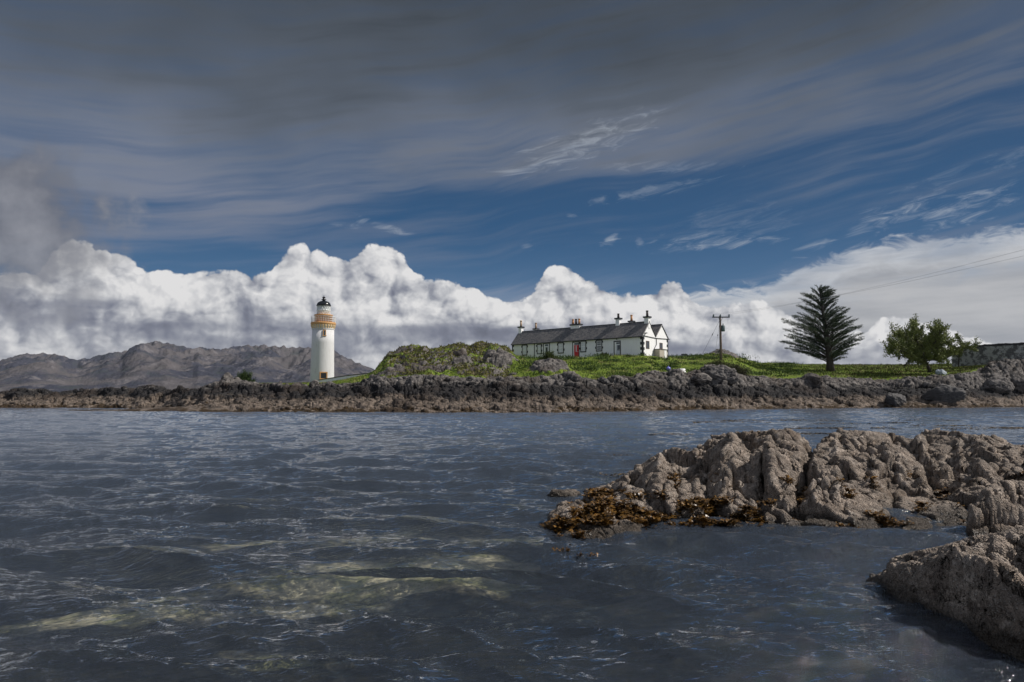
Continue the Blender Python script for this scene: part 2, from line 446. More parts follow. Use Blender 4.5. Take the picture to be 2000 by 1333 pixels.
# ------------------------------------------------------------------ water
def build_water():
    az = np.radians(np.concatenate([np.linspace(-180, -46, 60), np.linspace(-44, 44, 1650), np.linspace(46, 178, 60)]))
    rr = np.concatenate([np.linspace(.15, 2.6, 16)[:-1], np.geomspace(2.6, 120, 1050), np.geomspace(126, 26000, 40)])
    A, D = np.meshgrid(az, rr)
    X, Y = np.sin(A)*D, np.cos(A)*D
    rng = np.random.default_rng(12)
    space = np.maximum(np.gradient(rr)[:, None]+0*A, D*np.gradient(az)[None, :])
    Z = np.zeros_like(X); DX = np.zeros_like(X); DY = np.zeros_like(X)
    wind = R(258)     # heading of the wavelets: towards the lower left of the view
    far = sst(60, 14, D)
    lee = 1-.28*sst(1.5, 4.5, X)*sst(3.2, 4.2, D)*sst(9.5, 7.6, D)   # the pool between the rocks is calmer
    amp_mod = .8+.7*fbm2(X*.16+5, Y*.16, 3)
    for i in range(64):
        L = np.exp(rng.uniform(np.log(.09), np.log(2.6)))
        th = wind+rng.normal(0, .40 if L < .8 else .30)
        a = .0070*L**1.0*(1.2 if L > .45 else .80)*rng.uniform(.5, 1.35)*(1.0 if L < 1.6 else .75)
        k = 2*np.pi/L; kx, ky = k*math.cos(th), k*math.sin(th)
        fade = np.clip(L/(3.0*space)-.4, 0, 1)
        m = fade > 0
        ph = kx*X+ky*Y+rng.uniform(0, 6.28)+1.6*perlin2(X/(L*3.2)+i*7.7, Y/(L*3.2)-i*3.1)
        w = a*fade
        Z += np.where(m, w*np.cos(ph), 0); DX -= np.where(m, w*np.sin(ph)*kx/k, 0); DY -= np.where(m, w*np.sin(ph)*ky/k, 0)
    f = amp_mod*lee*(.95+.75*sst(26, 7, D))
    P = np.stack([X+DX*f*1.05, Y+DY*f*1.05, Z*f], -1)
    me = grid_mesh('water', P, wrap=True)
    m = bpy.data.materials.new('sea_water'); m.use_nodes = True; t = m.node_tree; t.nodes.clear(); g = NG(t)
    p = pos(g)
    x, y, z = g.sep(p)
    dist = g.m('SQRT', x*x+y*y)
    pv = g.vec(x+y*.22, y*1.25-x*.25, 0.0)
    pa = g.vec(x*.50+y*.12, y*1.5-x*.34, 2.0)
    n1 = g.noise(pa, 3.0, 6.0, .62, .15); n2 = g.noise(pv, 1.1, 5.0, .6, .2); n3 = g.noise(pa, 12.0, 4.0, .6, .1)
    n4 = g.noise(g.vec(x*.7+y*.2, y*1.3-x*.2, 5.0), 34.0, 3.0, .6)
    hgt = (n1*.68+n2*.7*g.ss(5, 25, dist)+n3*.24+n4*.06)*g.ls(6.0, 35.0, dist, 1.75, .9)
    bmp = bump(g, None, hgt, .055, 1.0)
    fr = g.new('ShaderNodeFresnel'); fr.inputs['IOR'].default_value = 1.5; g.put(fr.inputs['Normal'], bmp)
    gl = g.new('ShaderNodeBsdfGlossy'); gl.inputs['Roughness'].default_value = .04; gl.inputs['Color'].default_value = (1, 1, 1, 1); g.put(gl.inputs['Normal'], bmp)
    tr = g.new('ShaderNodeBsdfTransparent'); tr.inputs['Color'].default_value = (.84, .87, .80, 1)
    df = g.new('ShaderNodeBsdfDiffuse'); df.inputs['Color'].default_value = (.175, .225, .31, 1)
    bd = g.new('ShaderNodeMixShader'); g.put(bd.inputs[0], g.ls(4.0, 40.0, dist, .085, .52)); t.links.new(tr.outputs[0], bd.inputs[1]); t.links.new(df.outputs[0], bd.inputs[2])
    mx = g.new('ShaderNodeMixShader'); g.put(mx.inputs[0], E(g, fr.outputs[0])); t.links.new(bd.outputs[0], mx.inputs[1]); t.links.new(gl.outputs[0], mx.inputs[2])
    out = g.new('ShaderNodeOutputMaterial'); t.links.new(mx.outputs[0], out.inputs[0])
    tag(link('water', me, m), kind='structure')
    # sea bed: weedy and dark, with pale shell sand and green rock showing in places
    x1 = np.linspace(-60, 60, 420); y1 = np.concatenate([np.linspace(-20, 2, 12)[:-1], np.geomspace(2, 140, 380)])
    X, Y = np.meshgrid(x1, y1)
    Zb = -.55-.10*np.clip(Y-6, 0, 30)*.5-.05*np.clip(-X-1, 0, 30)+.30*fbm2(X*.5, Y*.5, 4)+.16*fbm2(X*2.2+9, Y*2.2, 3, ridged=True)
    Zb = np.minimum(Zb, -.16)
    me = grid_mesh('seabed', np.stack([X, Y, Zb], -1))
    m2, g, b = mat('seabed'); p = pos(g); x, y, z = g.sep(p)
    pale = None
    for (px, py, rx, ry) in [(760, 1125, 1.25, .50), (620, 1180, .6, .18), (170, 1195, .95, .18), (930, 1090, .5, .3), (540, 1310, .45, .12), (480, 1025, .7, .30), (975, 1150, .32, .20), (1000, 1040, .7, .30), (700, 1022, .9, .35), (1330, 1095, .45, .18), (1500, 1056, 2.2, .22), (1180, 1150, .35, .16), (1420, 1050, 1.1, .3), (330, 1150, .5, .2), (870, 1090, .35, .2)]:
        q = at(px, py, 1.0); d = -CAM_H/(q.z-CAM_H)*1.42; cx, cy = q.x*d, d
        u = (x-cx)/(rx*1.45); v = (y-cy)/(ry*1.75)
        e = (1.0 if ry > .4 or (px, py) == (170, 1195) else .45)-(u*u+v*v)
        pale = e if pale is None else g.m('MAXIMUM', pale, e)
    nn = g.noise(p, 1.5, 6.0, .65); n2 = g.noise(p, 7.0, 5.0, .65)
    f = g.ss(-.8, 1.3, pale+(nn-.5)*3.6+(n2-.5)*2.2)
    dark = g.mix(n2, (.012, .014, .012), (.050, .042, .024))
    light = g.mix(g.ss(.40, .56, nn), (.70, .68, .38), (.92, .80, .64))
    light = g.mix(g.ss(.52, .68, n2)*.6, light, (.13, .11, .05))
    g.put(b.inputs['Base Color'], g.mix(f, dark, light)); b.inputs['Roughness'].default_value = .9; b.inputs['Specular IOR Level'].default_value = 0
    tag(link('seabed', me, m2), kind='structure')
build_water()

# ------------------------------------------------------------------ hills across the sound
def build_hills():
    px = np.concatenate([np.arange(-700, 0, 6.0), np.arange(0, 900, 1.6), np.arange(900, 2700, 8.0)])
    D = np.linspace(2300, 5600, 300)
    sky = tabf([(-700, 712), (-300, 700), (-60, 712), (0, 704), (20, 697), (50, 691), (80, 690), (112, 692), (140, 701), (152, 703), (180, 698), (212, 689), (238, 688), (262, 674), (278, 670), (300, 668), (325, 669), (334, 671), (350, 676), (378, 681), (388, 676), (398, 680), (432, 682), (462, 676), (500, 674), (540, 676), (562, 679), (600, 678), (640, 679), (662, 690), (690, 705), (722, 718), (745, 726), (800, 742), (880, 756), (1000, 768), (1400, 770), (2700, 760)])
    sx, sz = raytan(px, sky(px)); sz = np.maximum(sz, 0.001)
    PX, DD = np.meshgrid(px, D)
    T = (DD-2300)/(4400-2300)
    H = sz[None, :]*4400
    X = raytan(PX, 700)[0]*DD
    prof = np.where(T < 1, np.clip(T, 0, 1)**.85, 1-(T-1)*.7)
    n = fbm2(X/700+3, DD/900, 3, .5, True)*.8+fbm2(X/260, DD/420+4, 5, .6, True)*.55+fbm2(X/1300+8, DD/900+1, 3)*.7
    Z = H*prof*(1+.75*n)+60*n*np.clip(T*2, 0, 1)+18*fbm2(X/110, DD/170, 4, .62, True)*np.clip(T*3, 0, 1)
    el = Z/DD; mx = el.max(0)
    sc = sz/np.maximum(mx, 1e-4)
    sc = np.where(mx > 0, np.clip(sc, .2, 3), 1)
    Z = Z*smooth1(sc, 25)[None, :]
    Z[0] = -5
    me = grid_mesh('hills', np.stack([X, DD, Z+CAM_H*0], -1))
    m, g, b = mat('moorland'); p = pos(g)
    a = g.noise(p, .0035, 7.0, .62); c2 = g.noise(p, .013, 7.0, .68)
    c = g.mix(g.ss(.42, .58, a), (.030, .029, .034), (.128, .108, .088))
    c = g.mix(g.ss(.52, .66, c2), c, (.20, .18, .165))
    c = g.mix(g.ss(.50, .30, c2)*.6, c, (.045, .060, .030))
    c = g.mix(.42, c, (.066, .074, .112))  # distant haze painted in: bluish tint mixed into the moor colour
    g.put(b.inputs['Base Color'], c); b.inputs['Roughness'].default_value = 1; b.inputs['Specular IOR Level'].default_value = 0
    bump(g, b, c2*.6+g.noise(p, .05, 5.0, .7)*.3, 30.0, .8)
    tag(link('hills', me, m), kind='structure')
build_hills()

# ------------------------------------------------------------------ island
f_w = tabf([(-700, 797), (0, 797), (200, 797), (320, 799), (400, 803), (600, 805), (740, 805), (800, 806), (1000, 806), (1130, 805), (1250, 803), (1350, 801), (1500, 799), (1700, 797), (1850, 797), (1930, 796), (2000, 795), (2700, 795)])
f_c = tabf([(-700, 776), (0, 774), (60, 770), (200, 769), (300, 768), (380, 766), (410, 760), (432, 752), (466, 751), (485, 757), (560, 760), (600, 760), (640, 757), (700, 754), (740, 748), (820, 748), (900, 750), (1000, 753), (1100, 748), (1200, 753), (1235, 752), (1248, 744), (1300, 742), (1350, 738), (1385, 733), (1410, 731), (1440, 738), (1480, 741), (1520, 742), (1600, 741), (1700, 744), (1800, 742), (1860, 736), (1900, 730), (1950, 725), (1975, 716), (2000, 714), (2700, 705)])
f_s = tabf([(-700, 776), (300, 775), (430, 756), (470, 752), (500, 750), (560, 750), (640, 748), (690, 739), (718, 731), (732, 724), (742, 710), (756, 696), (785, 688), (800, 685), (825, 686), (838, 690), (850, 683), (880, 678), (920, 676), (955, 678), (975, 681), (1000, 690), (1030, 700), (1100, 700), (1150, 697), (1180, 695), (1250, 694), (1310, 697), (1345, 697), (1370, 696), (1390, 692), (1410, 690), (1430, 693), (1452, 702), (1480, 709), (1540, 711), (1620, 713), (1700, 713), (1860, 712), (1900, 707), (2000, 705), (2700, 700)])
f_D = tabf([(-700, 120), (300, 120), (420, 132), (500, 150), (660, 150), (700, 130), (730, 112), (1000, 108), (1030, 98), (1260, 97), (1310, 112), (1440, 112), (1540, 132), (2700, 132)])
def build_island():
    px = np.concatenate([np.arange(-700, -20, 5.0), np.arange(-20, 2020, 1.25), np.arange(2020, 2700, 6.0)])
    D = np.concatenate([np.arange(46, 96, .115), np.arange(96, 140, .24), np.arange(140, 240, 1.6)])
    t0 = raytan(px, f_w(px))[1]; Dw = smooth1(-CAM_H/t0, 41)
    Dw = Dw+2.4*fbm2(px/38.0, px*0+3.3, 4, .6)
    Dc = Dw+9.0+2.5*perlin2(px/70.0, px*0+8.1)
    zc = CAM_H+raytan(px, f_c(px))[1]*Dc
    Ds = smooth1(f_D(px), 15); zs = CAM_H+raytan(px, f_s(px))[1]*Ds
    spit = 1-sst(380, 470, px)
    Ks = [Dw-14, Dw-2.2, Dw, Dw+3.4, Dw+5.0, Dc-1.2, Dc, Dc+.5*(Ds-Dc), Ds, Ds+10, Ds+45, Ds+80, Ds*0+260]
    mid = zc+.55*(zs-zc)
    zcl = np.maximum(zc, .7)
    knoll = sst(735, 765, px)*sst(1012, 985, px)
    mid = mid*(1-knoll)+(zc+.42*(zs-zc))*knoll
    Kz = [Dw*0-2.2, Dw*0-.45, Dw*0-.02, .30*zcl, .52*zcl, .90*zcl, zc,
          mid*(1-spit)+(zc-.3)*spit, zs*(1-spit)+(-.8)*spit, (zs-.25)*(1-spit)-2*spit, (zs-2.0)*(1-spit)-2*spit, -2+0*px, -3+0*px]
    Z = np.zeros((len(D), len(px)), np.float32)
    for j in range(len(px)):
        Z[:, j] = np.interp(D, [k[j] for k in Ks], [k[j] for k in Kz])
    # soften the corners of the profile along each ray
    Z = (Z+np.roll(Z, 3, 0)+np.roll(Z, -3, 0)+np.roll(Z, 6, 0)+np.roll(Z, -6, 0))/5
    PX, DD = np.meshgrid(px, D)
    X = raytan(PX, 740)[0]*DD
    # low weedy spit lying in front of the point
    yy = raytan(px, tabf([(0, 803), (300, 804.5), (420, 805), (700, 806)])(px))[1]
    Dsp = -CAM_H/yy+1.5
    amp = tabf([(40, -.5), (110, -.05), (240, .16), (330, .35), (420, .5), (720, .4), (760, -.3)])(px)
    Z = np.maximum(Z, (amp[None, :]+.25*fbm2(X*.25, DD*.3, 3))-((DD-Dsp[None, :]-2)/4.5)**2)
    bank = sst(-3.5, .5, DD-Dw[None, :])*sst(4.5, .5, DD-Dc[None, :])
    kn = knoll[None, :]*sst(2, 9, DD-Dc[None, :])*sst(8, 0, DD-Ds[None, :])
    strata = X*.95+DD*.35
    rk = .85*fbm2(strata*.16, DD*.30-X*.05, 3, .55, True)+.40*fbm2(strata*.9+4, DD*.5, 4, .6, True)+.28*fbm2(X*2.6, DD*2.2+7, 3, .6, True)
    f1, f2, idn = vor2(strata*.42+.5*perlin2(X*.4, DD*.4), DD*.36)
    g1, g2, idm = vor2(strata*1.15+3.3, DD*.8+.6*perlin2(X, DD))
    blocks = slabs(strata*.33+.5*perlin2(X*.4, DD*.4), DD*.34, 1.1, 1.0, .12, .45)+slabs(strata*.85+3, DD*.75, .5, .5, .12, .25)+slabs(strata*2.1+3, DD*1.9, .22, .25, .12, .10)
    hs = sst(0, 1.6, Z+.4)
    Z = Z+bank*(rk*.80+blocks*.62)*(.25+.75*hs)
    Z = Z-.55*bank*sst(1430, 1500, PX)*sst(1.0, 3.0, Z)
    Z = Z+kn*(2.4*fbm2(X*.15+2, DD*.15, 4, .55)+1.6*fbm2(X*.36, DD*.30+3, 5, .62, True))
    gr_amp = (1-bank)*(1-kn)*(1-spit[None, :])*(DD > Dw[None, :])
    Z = Z+gr_amp*(.42*fbm2(X*.22, DD*.22, 4, .55)+.10*fbm2(X*1.6, DD*1.6, 3, .6))
    # rocky heads that break through the turf (px, py, distance, half widths, height)
    outc = np.zeros_like(Z)
    for (qx, qy, d0, wx, wd, hh) in [(1072, 735, 79, 2.7, 3.6, 1.05), (1066, 722, 84, 2.2, 2.6, .55), (1402, 735, 80, 2.6, 3.5, 1.0), (1330, 742, 78, 2.2, 2.5, .4), (975, 725, 88, 2.2, 2.4, 1.3), (1590, 738, 88, 1.4, 1.6, .8), (1955, 722, 98, 2.8, 3, .9), (1415, 694, 109, 2.6, 3, .6), (760, 742, 80, 2.0, 2, .5), (850, 745, 80, 2.4, 2, .5), (905, 735, 86, 1.8, 2, .7), (1985, 716, 100, 2.2, 3, .8), (450, 756, 80, 2.2, 3, .5)]:
        cx = raytan(np.array(float(qx)), 720)[0]*d0
        e = ((X-cx)/wx)**2+((DD-d0)/wd)**2
        w_ = np.exp(-e*1.2)
        outc = np.maximum(outc, sst(.25, .6, w_+.3*fbm2(X*.8, DD*.8, 3)))
        Z = Z+w_*hh*(1+.9*fbm2(X*.9+d0, DD*.9, 4, .6, True))+w_*.35*(idm-.5)
    # level the plots the buildings stand on
    for (cx, cy, rad, zz) in [(PLOT[0], PLOT[1], 3.6, PLOT[2])]:
        w_ = sst(rad+3, rad, np.hypot(X-cx, DD-cy)); Z = Z*(1-w_)+zz*w_
    hx, hy, hd = HOUSE_C
    u = (X-hx)*hd[0]+(DD-hy)*hd[1]; v = -(X-hx)*hd[1]+(DD-hy)*hd[0]
    w_ = sst(2.0, 0, np.abs(u)-HOUSE_L/2)*sst(2.0, 0, np.abs(v)-HOUSE_W/2); Z = Z*(1-w_)+(HOUSE_Z-.02)*w_
    P = np.stack([X, DD, Z], -1)
    N = normals(P)
    P = P+N*((bank+outc*.5)*(.62*fbm3(P[..., 0]*.34, P[..., 1]*.34, P[..., 2]*1.7+P[..., 0]*.25, 3, .55, True)))[..., None]
    N = normals(P)
    P = P+N*((bank+outc*.7)*(.24*fbm3(P[..., 0]*1.3, P[..., 1]*1.3, P[..., 2]*4.5, 3, .6, True)))[..., None]
    grass = np.clip(1-bank*1.25+1.5*np.clip(fbm2(X*.22+31, DD*.5, 4, .6), -.1, 1)*sst(2.3, 3.0, Z), 0, 1)*(1-outc*.85)
    grass = grass*(1-spit[None, :]*sst(.0, .4, 1-0*DD))
    grass = grass*sst(.0, .5, grass)
    steep = sst(.78, .58, N[..., 2])
    grass = grass*(1-steep*(.35+.6*kn))
    grass = np.where(Z < 1.6, 0, grass)
    heath = np.clip(kn*(.80+2.2*fbm2(X*.25+7, DD*.2, 4, .6))+.5*outc+.3*sst(1370, 1400, PX)*sst(1480, 1440, PX)+.0, 0, 1)*.78
    heath = np.maximum(heath, .36*sst(1500, 1700, PX))
    me = grid_mesh('ground', P)
    attr(me, 'grass', grass); attr(me, 'heath', heath)
    o = tag(link('ground', me, m_ground()), kind='structure')
    return px, D, P, grass, heath, N
PLOT = (*at(629, 748, 153.0)[:2], at(629, 748, 153.0).z)
_hr, _hl = at(1256, 695, 100.0), at(1000, 700, 116.8)
HOUSE_Z = 1.5+78/1333*100.0
_hd = Vector((_hl.x-_hr.x, _hl.y-_hr.y)); HOUSE_L = _hd.length; _hd.normalize()   # from the near right corner along the front
HOUSE_W = 7.6
_hn = Vector((_hd.y, -_hd.x))                      # into the house
if _hn.y < 0: _hn = -_hn
HOUSE_C = (_hr.x+_hd.x*HOUSE_L/2+_hn.x*HOUSE_W/2, _hr.y+_hd.y*HOUSE_L/2+_hn.y*HOUSE_W/2, (_hd.x, _hd.y))
ISL = build_island()
def ground_z(x, y):
    px, D, P = ISL[:3]
    k = raytan(px, 740)[0]
    j = int(np.argmin(np.abs(k-x/y))); i = int(np.argmin(np.abs(D-y)))
    return float(P[i, j, 2])

def haze():
    bm = bmesh.new(); bmesh.ops.create_cube(bm, size=1.0)
    for v in bm.verts: v.co = Vector((v.co.x*16000, 2600+v.co.y*7600, -8+(v.co.z+.5)*520))
    me = bpy.data.meshes.new('haze'); bm.to_mesh(me); bm.free()
    m = bpy.data.materials.new('sea_air'); m.use_nodes = True; t = m.node_tree; t.nodes.clear()
    v = t.nodes.new('ShaderNodeVolumePrincipled'); v.inputs['Color'].default_value = (.80, .88, 1.0, 1); v.inputs['Density'].default_value = 1.9e-5; v.inputs['Anisotropy'].default_value = .2
    o = t.nodes.new('ShaderNodeOutputMaterial'); t.links.new(v.outputs[0], o.inputs['Volume'])
    tag(link('haze', me, m), kind='stuff')
haze()
# ------------------------------------------------------------------ near rocks
M['barnacle'] = m_barnacle()
def seg_dist(px, py, poly):
    best = np.full(px.shape, 1e9, np.float32)
    for (x0, y0), (x1, y1) in zip(poly[:-1], poly[1:]):
        dx, dy = x1-x0, y1-y0; t = np.clip(((px-x0)*dx+(py-y0)*dy)/(dx*dx+dy*dy+1e-9), 0, 1)
        best = np.minimum(best, np.hypot(px-x0-t*dx, py-y0-t*dy))
    return best
def Dwat(py): return -CAM_H/raytan(np.asarray(py, float)*0+1000, np.asarray(py, float))[1]
def near_rock(name, px0, px1, step, rows, ctrl, cracks, label, rough=1.0, seed=0.0, outline=None):
    """ctrl: list of (kind, table of photo points, distance table or None). Each line of control points runs across the rock:
    'w' = a line at the water, 's' = a line seen at that height at the given distance, 'z' = a given height at that distance."""
    px = np.concatenate([np.arange(px0, min(px1, 2010), step), np.arange(2010, px1, step*4)]) if px1 > 2010 else np.arange(px0, px1, step)
    Ks, Kz = [], []
    for c in ctrl:
        if c[0] == 'w': d = Dwat(tabf(c[1])(px)); z = d*0+(-.015 if Ks else -2.6)
        elif c[0] == 's': d = tabf(c[2])(px); z = CAM_H+raytan(px, tabf(c[1])(px))[1]*d
        elif c[0] == 'rel': d = Ks[c[1]]+tabf(c[2])(px); z = CAM_H+raytan(px, tabf(c[3])(px))[1]*d
        elif c[0] == 'zrel': d = Ks[c[1]]+tabf(c[2])(px); z = tabf(c[3])(px)
        Ks.append(d); Kz.append(z)
    Ks = np.array(Ks); Kz = np.array(Kz)
    Ks = np.maximum.accumulate(Ks, 0)+np.arange(len(Ks))[:, None]*1e-3
    T = np.linspace(0, 1, rows)
    D0, D1 = Ks[0].min(), Ks[-1].max()
    D = D0*(D1/D0)**T
    Z = np.zeros((rows, len(px)), np.float32)
    for j in range(len(px)): Z[:, j] = np.interp(D, Ks[:, j], Kz[:, j])
    for k in (2, 5): Z = (Z+np.roll(Z, k, 0)+np.roll(Z, -k, 0))/3
    for k in (2, 4): Z[:, k:-k] = ((Z+np.roll(Z, k, 1)+np.roll(Z, -k, 1))/3)[:, k:-k]
    PX, DD = np.meshgrid(px, D); X = raytan(PX, 900)[0]*DD
    # blocks and ledges of the bedrock
    s = seed
    wx = X+.25*perlin2(X*1.3+s, DD*1.3); wy = DD+.25*perlin2(X*1.3+s+40, DD*1.3)
    f1, f2, idn = vor2(wx*1.15+s, wy*.75+wx*.35)
    g1, g2, idm = vor2(wx*2.6+s+5, wy*2.2-wx*.5)
    land = sst(-.30, .35, Z)
    Z = Z+land*rough*(slabs(wx*.85+s, wy*.55+wx*.35, .26, .36, .055, .24)+slabs(wx*2.0+s+5, wy*1.4-wx*.5, .13, .24, .06, .10)+slabs(wx*5.2+s+5, wy*4.4-wx*.9, .045, .11, .07, .035))
    Z = Z+land*rough*((.12*fbm2(X*.9+s, DD*.9, 4, .55))+.05*fbm2(X*2.5+s, DD*3.5+X, 4, .6, True))
    for (fa, fb_, dp) in ((1.15, .85, .07), (2.3, 1.9, .03), (.55, 1.5, .06)):        # joints and hairline fractures
        cn = np.abs(perlin2(wx*fa+wy*.6*fb_+s*3, wy*fb_-wx*.4*fa+dp*90)); Z = Z-land*rough*dp*sst(.035, 0, cn)
    P = np.stack([X, DD, Z], -1)
    qx, qy = project(P)
    qx2 = qx+9*perlin2(X*4, DD*4); qy2 = qy+9*perlin2(X*4+9, DD*4)
    for poly, w, dep in cracks:
        d = seg_dist(qx2, qy2, poly)
        front = sst(0, .3, 1.0-0*d)
        P[..., 2] -= dep*np.exp(-(d/w)**2)*front
    bed = fbm3(P[..., 0]*.7+s, P[..., 1]*.7+P[..., 0]*.3, P[..., 2]*9+P[..., 0]*1.2, 3, .55, True)
    P = P+(normals(P)*[1, 1, .3])*(rough*.07*bed*land)[..., None]
    P[..., 2] -= 2.3*sst(px0+44, px0, PX)+.9*sst(px0+150, px0+20, PX)*sst(.02, -.5, P[..., 2])
    for _ in range(1):
        N = normals(P)
        n1 = fbm3(P[..., 0]*2.2+s, P[..., 1]*2.2, P[..., 2]*4.5, 3, .6, True)
        P = P+N*(rough*.05*n1)[..., None]*land[..., None]
    N = normals(P)
    n2 = fbm3(P[..., 0]*8+s, P[..., 1]*8, P[..., 2]*13, 3, .65, True)
    n3 = fbm3(P[..., 0]*34, P[..., 1]*34, P[..., 2]*34, 3, .7)
    n4 = fbm3(P[..., 0]*15+s, P[..., 1]*15, P[..., 2]*26, 2, .6, True)
    P = P+N*(.024*n2+.013*n4+.019*n3)[..., None]
    if outline is not None:       # trim the crest to its real height
        qy_ = project(P)[1]; ok = P[..., 2] > .02
        qy_ = np.where(ok, qy_, 9999); i0 = qy_.argmin(0); mn = qy_.min(0)
        dz = np.where(mn < 9000, (mn-tabf(outline)(px))*D[i0]/F_PX, 0); dz = smooth1(np.clip(dz, -.35, .35), 15)
        P[..., 2] += dz[None, :]*sst(.05, .45, P[..., 2])
    me = grid_mesh(name, P)
    o = tag(link(name, me, M['barnacle']), label, 'rock')
    return P, normals(P), o
NEAR = []
# long reef on the right: three backs divided by gullies, running down to a low tail on the left
topA = [(1040, 1012), (1062, 1006), (1100, 985), (1150, 962), (1195, 945), (1225, 925), (1262, 902), (1290, 884), (1320, 874), (1345, 882), (1372, 872), (1392, 852), (1430, 845), (1500, 842), (1545, 838), (1566, 852), (1582, 878), (1592, 884), (1608, 860), (1640, 840), (1700, 842), (1755, 849), (1785, 860), (1797, 848), (1828, 838), (1855, 842), (1900, 850), (1950, 851), (1975, 868), (2000, 872), (2300, 880)]
midA = [(1040, 1022), (1100, 1008), (1160, 990), (1230, 955), (1270, 935), (1330, 925), (1400, 905), (1480, 900), (1550, 908), (1600, 915), (1700, 898), (1800, 905), (1900, 925), (2000, 930), (2300, 930)]
footA = [(1040, 1030), (1100, 1028), (1180, 1020), (1260, 1000), (1330, 990), (1400, 992), (1500, 1000), (1600, 985), (1720, 975), (1780, 990), (1870, 985), (2300, 985)]
NEAR.append(near_rock('rock_outcrop', 1030, 2330, 1.35, 640, [
    ('w', [(1040, 1075), (1100, 1080), (1200, 1082), (1300, 1070), (1400, 1068), (1500, 1074), (1700, 1066), (2300, 1066)]),
    ('w', [(1040, 1030), (1062, 1030), (1100, 1045), (1180, 1047), (1240, 1038), (1300, 1027), (1400, 1022), (1500, 1034), (1600, 1031), (1720, 1028), (1870, 1030), (2300, 1035)]),
    ('rel', 1, [(1030, .12), (1200, .5), (1400, .75), (1600, .9), (2300, .9)], footA),
    ('rel', 2, [(1030, .15), (1200, .6), (1400, .8), (1600, 1.0), (2300, 1.2)], midA),
    ('s', topA, [(1030, 8.3), (1100, 9.0), (1200, 10.0), (1300, 11.2), (1400, 11.8), (1600, 12.2), (2300, 13.0)]),
    ('zrel', 4, [(1030, .4), (1200, .8), (1400, 1.0), (2300, 1.0)], [(1030, -.3), (1200, -.2), (1400, .35), (2300, .35)]),
    ('zrel', 4, [(1030, .9), (1200, 1.8), (2300, 2.6)], [(1030, -.8), (2300, -.8)]),
    ], [([(1590, 868), (1580, 905), (1566, 940), (1556, 965)], 11, .42), ([(1492, 900), (1487, 950), (1482, 1006)], 8, .34), ([(1560, 960), (1545, 990), (1570, 1010)], 7, .18),
        ([(1796, 862), (1822, 905), (1862, 948), (1900, 985)], 11, .34), ([(1735, 935), (1742, 980), (1752, 1024)], 8, .26), ([(1618, 958), (1655, 935), (1700, 912), (1740, 905)], 6, .13), ([(1384, 880), (1378, 925), (1384, 975), (1400, 1000)], 10, .30),
        ([(1230, 925), (1262, 950), (1280, 985)], 8, .16), ([(1330, 900), (1322, 945), (1330, 985)], 7, .18), ([(1690, 850), (1700, 890), (1690, 915)], 5, .12), ([(1820, 880), (1880, 900), (1940, 935)], 5, .12), ([(1880, 870), (1930, 895), (1965, 920)], 5, .10),
        ([(1300, 1000), (1400, 1010), (1480, 1020), (1560, 1006)], 7, .12), ([(1120, 1012), (1180, 1002), (1260, 1012)], 8, .08), ([(1620, 900), (1690, 893), (1770, 902)], 4, .06), ([(1400, 880), (1450, 872), (1540, 875)], 4, .07)],
    'long barnacled reef with three humps split by gullies and a low left tail', 1.0, 3.0, topA))
# boulders between the reef and the nearest slab, at the right edge
NEAR.append(near_rock('rock_outcrop', 1850, 2330, 1.35, 300, [
    ('w', [(1850, 1085), (2300, 1085)]),
    ('w', [(1850, 1052), (2300, 1056)]),
    ('rel', 1, [(1850, .02), (1870, .10), (2300, .12)], [(1850, 1060), (1862, 1050), (1872, 1000), (1890, 990), (1960, 992), (2300, 985)]),
    ('rel', 2, [(1850, .10), (2300, .7)], [(1850, 1060), (1862, 1048), (1876, 992), (1900, 984), (1930, 975), (2300, 970)]),
    ('rel', 3, [(1850, .10), (2300, .35)], [(1850, 1060), (1866, 1044), (1880, 996), (1903, 985), (1912, 962), (1932, 946), (1965, 938), (2000, 940), (2300, 930)]),
    ('zrel', 4, [(1850, .2), (2300, .9)], [(1850, -.3), (2300, .30)]),
    ('zrel', 5, [(1850, .3), (2300, .8)], [(1850, -.8), (2300, -.6)]),
    ], [([(1905, 985), (1950, 978), (2010, 985)], 6, .10), ([(1868, 1030), (1930, 1020), (2010, 1012)], 6, .10)],
    'rounded barnacled boulders at the right edge between the long reef and nearest slab', .55, 21.0, [(1850, 1060), (1866, 1044), (1880, 996), (1903, 985), (1912, 962), (1932, 946), (1965, 938), (2000, 940), (2300, 930)]))
